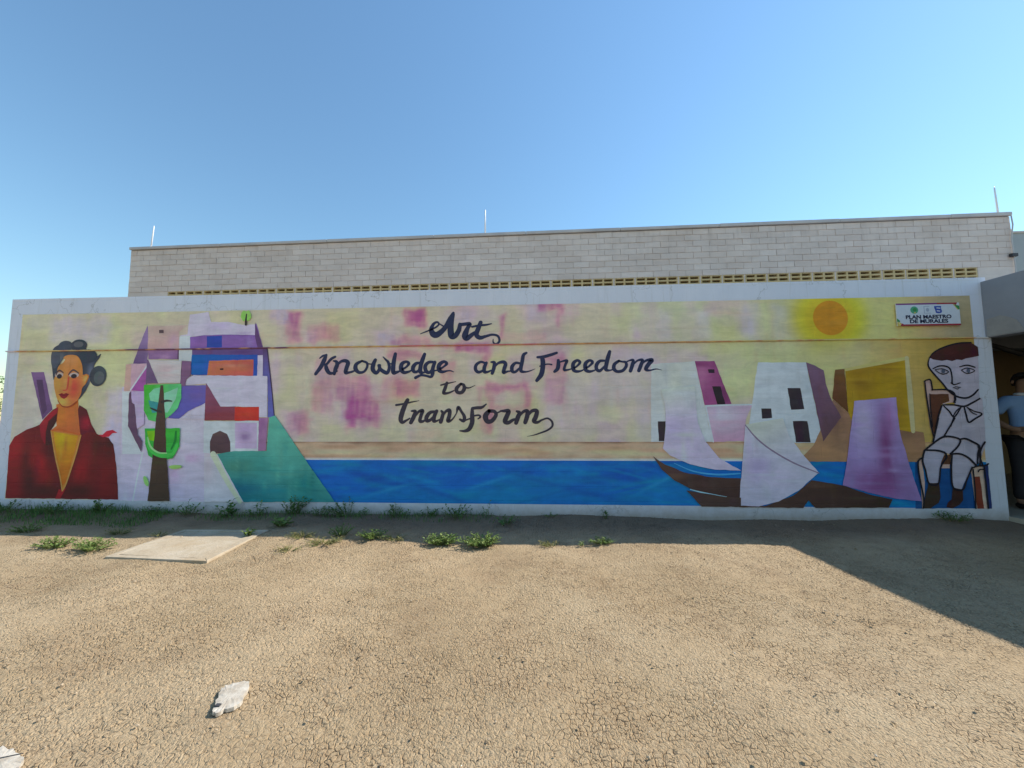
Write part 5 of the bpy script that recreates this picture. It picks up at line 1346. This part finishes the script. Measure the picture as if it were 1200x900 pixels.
def weed(x, y, h, spread, stems, lpl, L, W, mat_, label, rs, name='weed', group=None, cat='weed'):
    root = empty(name, (x, y, gz(x, y) - 0.004), 0)
    tag(root, label, cat, group)
    fo, st = MB(), MB()
    for i in range(stems):
        a = rs.uniform(0, 2 * pi); r = spread * math.sqrt(rs.random())
        hh = h * rs.uniform(.45, 1.0) * (1 - .45 * (r / max(spread, 1e-3)) ** 2)
        p0 = Vector((r * .35 * cos(a), r * .25 * sin(a), 0)); p2 = Vector((r * cos(a), r * .75 * sin(a), hh))
        p1 = (p0 + p2) / 2 + Vector((0, 0, hh * .18))
        st.tube([p0, p1, p2], [.0028, .0022, .001], 4)
        for k in range(lpl):
            t = (k + 1 + rs.uniform(-.3, .3)) / lpl
            t = min(max(t, .12), 1)
            p = p0 * (1 - t) ** 2 + p1 * 2 * t * (1 - t) + p2 * t * t
            b = rs.uniform(0, 2 * pi)
            d = Vector((cos(b), sin(b), rs.uniform(.0, 1.0)))
            leaf(fo, p, d, Vector((0, 0, 1)), L * rs.uniform(.6, 1.2), W * rs.uniform(.7, 1.2))
    st.build('stems', M_STEM, root)
    fo.build('leaves', mat_, root)
    return root


rs = random.Random(21)
DK, BR, DR = M_LEAF_DARK, M_LEAF_BRIGHT, M_LEAF_DRY
GW = 'weeds growing along the foot of the painted wall'
GS = 'weeds growing in the sunlit dirt'
W_SHADE = [
    (-3.10, -0.10, .26, .26, 34, 9, .055, .022, 'bushy dark green weed in front of the green painted hill', 'weed'),
    (-2.36, -0.12, .23, .30, 34, 9, .05, .020, 'bushy dark green weed below the left end of the painted sea'),
    (-2.72, -0.13, .15, .22, 22, 8, .05, .018, 'lower dark weed between two bushy ones at the wall foot'),
    (-3.95, -0.12, .22, .16, 12, 6, .085, .050, 'broad-leaved weed in front of the painted arched doorway'),
    (-4.45, -0.12, .20, .20, 20, 7, .055, .022, 'upright dark weed right of the painted tree trunk'),
    (-4.90, -0.14, .17, .18, 18, 7, .05, .020, 'dark weed left of the painted tree trunk'),
    (-3.52, -0.12, .17, .18, 16, 7, .055, .024, 'thin dark weed left of the painted green hill'),
    (-5.62, -0.16, .19, .18, 20, 7, .06, .026, 'dark tufted weed under the right side of the red coat'),
    (-6.15, -0.20, .18, .30, 30, 8, .05, .018, 'wide dark weed under the middle of the red coat'),
    (-6.85, -0.22, .18, .30, 30, 8, .05, .018, 'wide dark weed at the left end of the wall'),
    (-0.98, -0.18, .22, .22, 24, 8, .055, .022, 'leafy weed against the wall below the word transform'),
    (-0.62, -0.14, .26, .06, 5, 6, .05, .022, 'single thin weed stalk right of the leafy weed at the wall'),
    (-0.38, -0.36, .12, .20, 24, 7, .045, .018, 'low dark weed in the wall shadow below mid painting'),
    (-1.75, -0.12, .19, .26, 24, 8, .05, .020, 'feathery dark weed at the wall below the sea'),
    (-1.35, -0.10, .14, .14, 14, 7, .05, .020, 'small dark weed at the wall left of the leafy one'),
    (0.80, -0.15, .15, .06, 6, 7, .05, .026, 'small lone weed at the wall foot right of centre'),
    (0.15, -0.10, .05, .14, 12, 5, .03, .014, 'flat small weed at the wall foot near the middle'),
    (4.70, -0.12, .11, .26, 34, 6, .07, .010, 'dark grassy clump at the wall under the painted boy'),
]
for w in W_SHADE:
    weed(w[0], w[1], w[2] * .95, w[3] * .95, int(w[4] * .7), w[5], w[6] * .9, w[7], DK, w[8], rs, group=GW)
W_SUN = [
    (-4.60, -1.44, .13, .22, 44, 8, .045, .020, BR, 'bright low weed, left of a pair near the cover slab'),
    (-4.20, -1.47, .14, .26, 50, 8, .045, .020, BR, 'bright low weed, right of a pair near the cover slab'),
    (-5.60, -0.90, .13, .22, 30, 8, .045, .020, BR, 'bright weed at the shadow edge at far left'),
    (-6.05, -0.95, .08, .20, 24, 7, .04, .016, BR, 'low yellowish weed left of the bright one at the shadow edge'),
    (-0.95, -1.07, .15, .22, 60, 9, .045, .022, BR, 'bright green weed cushion, left of a pair at the shadow edge'),
    (-0.55, -1.09, .16, .27, 72, 9, .045, .022, BR, 'bright green weed cushion, right of a pair at the shadow edge'),
    (0.61, -1.04, .07, .15, 30, 6, .05, .014, BR, 'small flat green weed alone at the shadow edge'),
    (-1.68, -1.01, .12, .20, 36, 8, .045, .018, BR, 'pale green weed at the shadow edge left of the cushions'),
    (-2.87, -0.66, .14, .15, 16, 6, .065, .048, BR, 'round-leaved weed at the far right corner of the cover slab'),
    (-2.98, -1.02, .09, .08, 10, 5, .055, .036, BR, 'tiny round-leaved weed by the right edge of the cover slab'),
    (-2.05, -0.93, .16, .16, 26, 7, .045, .016, BR, 'spiky pale weed standing right of the cover slab'),
    (-2.10, -1.20, .07, .26, 40, 6, .05, .008, DR, 'dry yellowish grass patch right of the cover slab'),
    (-2.40, -1.05, .07, .22, 34, 6, .05, .008, DR, 'dry grass wisps behind the yellowish patch'),
    (-2.30, -1.45, .05, .16, 20, 5, .045, .008, DR, 'sparse dry grass tuft in front of the yellowish patch'),
    (-4.55, -0.88, .08, .22, 26, 6, .045, .012, DR, 'dry pale grass at the shadow edge left of the slab'),
    (-3.98, -1.0, .05, .12, 12, 5, .04, .012, DR, 'tiny dry tuft touching the left edge of the slab'),
    (0.12, -1.10, .06, .16, 20, 6, .045, .010, DR, 'low dry grass at the shadow edge near the middle'),
    (0.42, -1.10, .07, .05, 6, 4, .035, .016, BR, 'tiny brownish sprig at the shadow edge'),
    (-1.45, -1.03, .06, .18, 22, 6, .045, .010, DR, 'flat dry grass between the pale weed and the cushions'),
]
for w in W_SUN:
    weed(w[0], w[1], w[2] * .8, w[3] * .9, w[4], w[5], w[6] * .8, w[7] * .85, w[8], w[9], rs, group=GS)


def grass_strip():
    m = MB(); rs = random.Random(5)
    for i in range(7000):
        if i < 5000:
            x = -7.6 + 2.9 * rs.random() ** 1.15; y = -0.03 - 0.62 * rs.random() ** 1.2; h = rs.uniform(.02, .11) * (1 - .6 * abs(y))
        else:
            x = rs.uniform(-5.0, -0.2); y = -0.03 - 0.30 * rs.random() ** 1.6; h = rs.uniform(.02, .07)
        if sin(x * 3.1) + sin(x * 7.7 + 1) + rs.uniform(-1, 1) < -.7: continue
        z = gz(x, y) - .006; a = rs.uniform(0, 2 * pi); w = rs.uniform(.0016, .0038); ln = rs.uniform(.1, .6) * h; b = rs.uniform(0, 2 * pi)
        dx, dy = cos(a) * w, sin(a) * w; lx, ly = cos(b) * ln, sin(b) * ln
        m.add([(x - dx, y - dy, z), (x + dx, y + dy, z), (x + lx * .4 - dx * .7, y + ly * .4 - dy * .7, z + h * .6), (x + lx * .4 + dx * .7, y + ly * .4 + dy * .7, z + h * .6), (x + lx, y + ly, z + h)], [(0, 1, 3, 2), (2, 3, 4)])
    tag(m.build('grass', M_LEAF_DARK), 'short dark grass along the left foot of the painted wall', 'grass', kind='stuff')


grass_strip()


# ------------------------------------------------------------------ a tree far off at the left
def tree(x, y, h, label):
    root = empty('tree', (x, y, 0)); tag(root, label, 'tree')
    rs = random.Random(2)
    t = MB(); t.tube([(0, 0, -.2), (.05, 0, h * .2), (-.04, .05, h * .45), (.02, 0, h * .7)], [.16, .12, .09, .03], 9)
    for i in range(7):
        a = i * .9; z = h * (.3 + .06 * i)
        t.tube([(0, 0, z), (cos(a) * .5, sin(a) * .5, z + .35), (cos(a) * 1.0, sin(a) * 1.0, z + .55)], [.05, .035, .012], 6)
    t.build('trunk', M_BARK, root, True)
    c = MB()
    cl = [Vector((rs.gauss(0, .62), rs.gauss(0, .62), h * rs.uniform(.42, .98))) for i in range(34)]
    for q in cl:
        R = rs.uniform(.22, .42)
        for k in range(110):
            d = Vector((rs.gauss(0, 1), rs.gauss(0, 1), rs.gauss(0, 1))).normalized()
            leaf(c, q + d * R * rs.random() ** .4, Vector((rs.gauss(0, 1), rs.gauss(0, 1), rs.gauss(-.2, .6))), Vector((0, 0, 1)), .11, .055)
    c.build('crown', M_LEAF_DARK, root)


tree(-25.6, 12.0, 3.3, 'small green tree just past the left end of the wall')


# ------------------------------------------------------------------ the person under the walkway
def skin_mesh(name, joints, edges, mat_, parent, root_i=0, sub=2):
    me = bpy.data.meshes.new(name)
    me.from_pydata([j[:3] for j in joints], edges, [])
    o = link(name, me, mat_, parent)
    sk = o.modifiers.new('skin', 'SKIN')
    sk.use_smooth_shade = True
    for i, j in enumerate(joints):
        d = me.skin_vertices[0].data[i]
        d.radius = (j[3], j[4] if len(j) > 4 else j[3]); d.use_root = (i == root_i)
    s = o.modifiers.new('sub', 'SUBSURF'); s.levels = sub; s.render_levels = sub
    return o


def person():
    root = empty('person', (6.16, 0.42, 0.055), radians(168))
    tag(root, 'person in a light blue shirt and dark trousers standing under the walkway', 'person')
    skin = mat_simple('skin', (0.30, 0.16, 0.10), (0.34, 0.19, 0.12), 10, 0.55, 0.05)
    shirt = mat_simple('blue_shirt', (0.20, 0.33, 0.58), (0.26, 0.40, 0.66), 5, 0.85, 0.3, 30)
    grey = mat_simple('grey_shirt_panel', (0.30, 0.32, 0.36), (0.36, 0.38, 0.42), 5, 0.85, 0.3, 30)
    pants = mat_simple('dark_trousers', (0.025, 0.022, 0.026), (0.04, 0.036, 0.04), 8, 0.9)
    hair = mat_simple('dark_hair', (0.015, 0.012, 0.011), (0.03, 0.024, 0.02), 30, 0.6)
    white = mat_simple('collar_white', (0.6, 0.62, 0.66), (0.7, 0.72, 0.75), 8, 0.8)
    # joints in the person's own frame: x to their left, y forwards (negative = back), z up
    J = [(0, 0, .93, .13, .10), (0, .01, 1.08, .12, .09), (0, .0, 1.25, .14, .10), (0, 0, 1.36, .10, .08), (0, .01, 1.44, .052), (0, .03, 1.50, .066), (0, .04, 1.57, .084, .095), (0, .035, 1.64, .066, .075),
         (.17, 0, 1.345, .062), (.30, -.05, 1.12, .044), (.235, .13, 1.0, .032), (.20, .17, .985, .034),
         (-.17, 0, 1.345, .062), (-.26, .02, 1.09, .044), (-.22, .22, 1.0, .032), (-.20, .28, 1.0, .034),
         (.09, 0, .86, .085), (.10, .02, .48, .055), (.11, -.02, .09, .038), (.12, .10, .035, .034),
         (-.09, 0, .86, .085), (-.11, .03, .48, .055), (-.13, -.02, .09, .038), (-.14, .10, .035, .034), (0, .135, 1.545, .014), (0, .10, 1.50, .02)]
    E = [(0, 1), (1, 2), (2, 3), (3, 4), (4, 5), (5, 6), (6, 7), (3, 8), (8, 9), (9, 10), (10, 11), (3, 12), (12, 13), (13, 14), (14, 15), (0, 16), (16, 17), (17, 18), (18, 19), (0, 20), (20, 21), (21, 22), (22, 23), (6, 24)]
    J = J[:25]
    # five fingers on each hand
    for hv, sgn in ((11, 1), (15, -1)):
        hx, hy, hz = J[hv][:3]
        for k, (dx, ln) in enumerate(((-.03, .060), (-.014, .078), (.004, .084), (.020, .076), (.033, .058))):
            b = len(J)
            if k == 0: pts = [(hx - sgn * .028, hy + .01, hz + .012), (hx - sgn * .05, hy + .035, hz + .0)]
            else: pts = [(hx - sgn * .01, hy + .035, hz + dx), (hx - sgn * .02, hy + .035 + ln * .6, hz + dx * 1.1), (hx - sgn * .045, hy + .03 + ln, hz + dx)]
            prev = hv
            for q in pts:
                J.append((*q, .0095)); E.append((prev, len(J) - 1)); prev = len(J) - 1
    skin_mesh('body', J, E, skin, root)
    Js = [(0, .0, .90, .155, .125), (0, .01, 1.08, .150, .118), (0, 0, 1.25, .168, .126), (0, 0, 1.36, .125, .10), (0, .008, 1.415, .068), (.18, 0, 1.345, .080), (.27, -.03, 1.18, .066), (-.18, 0, 1.345, .080), (-.24, .01, 1.17, .066)]
    skin_mesh('shirt', Js, [(0, 1), (1, 2), (2, 3), (3, 4), (3, 5), (5, 6), (3, 7), (7, 8)], shirt, root)
    Jp = [(0, 0, .93, .150, .118), (.09, 0, .84, .105), (.10, .02, .48, .080), (.11, -.01, .10, .066), (-.09, 0, .84, .105), (-.11, .03, .48, .080), (-.13, -.01, .10, .066)]
    skin_mesh('trousers', Jp, [(0, 1), (1, 2), (2, 3), (0, 4), (4, 5), (5, 6)], pants, root)
    for sx, fx in ((.115, .02), (-.135, -.03)):
        skin_mesh('shoe', [(sx, -.05, .04, .042, .04), (sx + fx * .3, .05, .04, .046, .04), (sx + fx, .17, .03, .036, .028)], [(0, 1), (1, 2)], hair, root)
    m = MB(); n = 20
    for (rr, zz, th) in ((.062, 1.415, 0), (.073, 1.405, 0), (.080, 1.44, 0), (.066, 1.452, 0)):
        for k in range(n): m.v.append((rr * cos(2 * pi * k / n), .01 + rr * .95 * sin(2 * pi * k / n), zz))
    for a in range(4):
        for k in range(n): m.f.append((a * n + k, a * n + (k + 1) % n, ((a + 1) % 4) * n + (k + 1) % n, ((a + 1) % 4) * n + k))
    m.build('collar', white, root, True)
    # short hair: a cap over crown and nape
    bm = bmesh.new(); bmesh.ops.create_uvsphere(bm, u_segments=28, v_segments=18, radius=1.0)
    bmesh.ops.delete(bm, geom=[v for v in bm.verts if (v.co.y > .15 and v.co.z < .35) or v.co.z < -.55], context='VERTS')
    for v in bm.verts:
        k = 1 + .03 * sin(17 * v.co.x + 9 * v.co.z) * cos(13 * v.co.y)
        v.co = Vector((v.co.x * .094 * k, v.co.y * .112 * k + .03, v.co.z * .112 * k + 1.60))
    me = bpy.data.meshes.new('hair'); bm.to_mesh(me); bm.free()
    link('hair', me, hair, root, True)
    for sx in (-1, 1):
        m = MB(); m.tube([(sx * .088, .03, 1.585), (sx * .102, .02, 1.59), (sx * .106, .018, 1.592)], [.02, .024, .012], 10); m.build('ear', skin, root, True)


person()
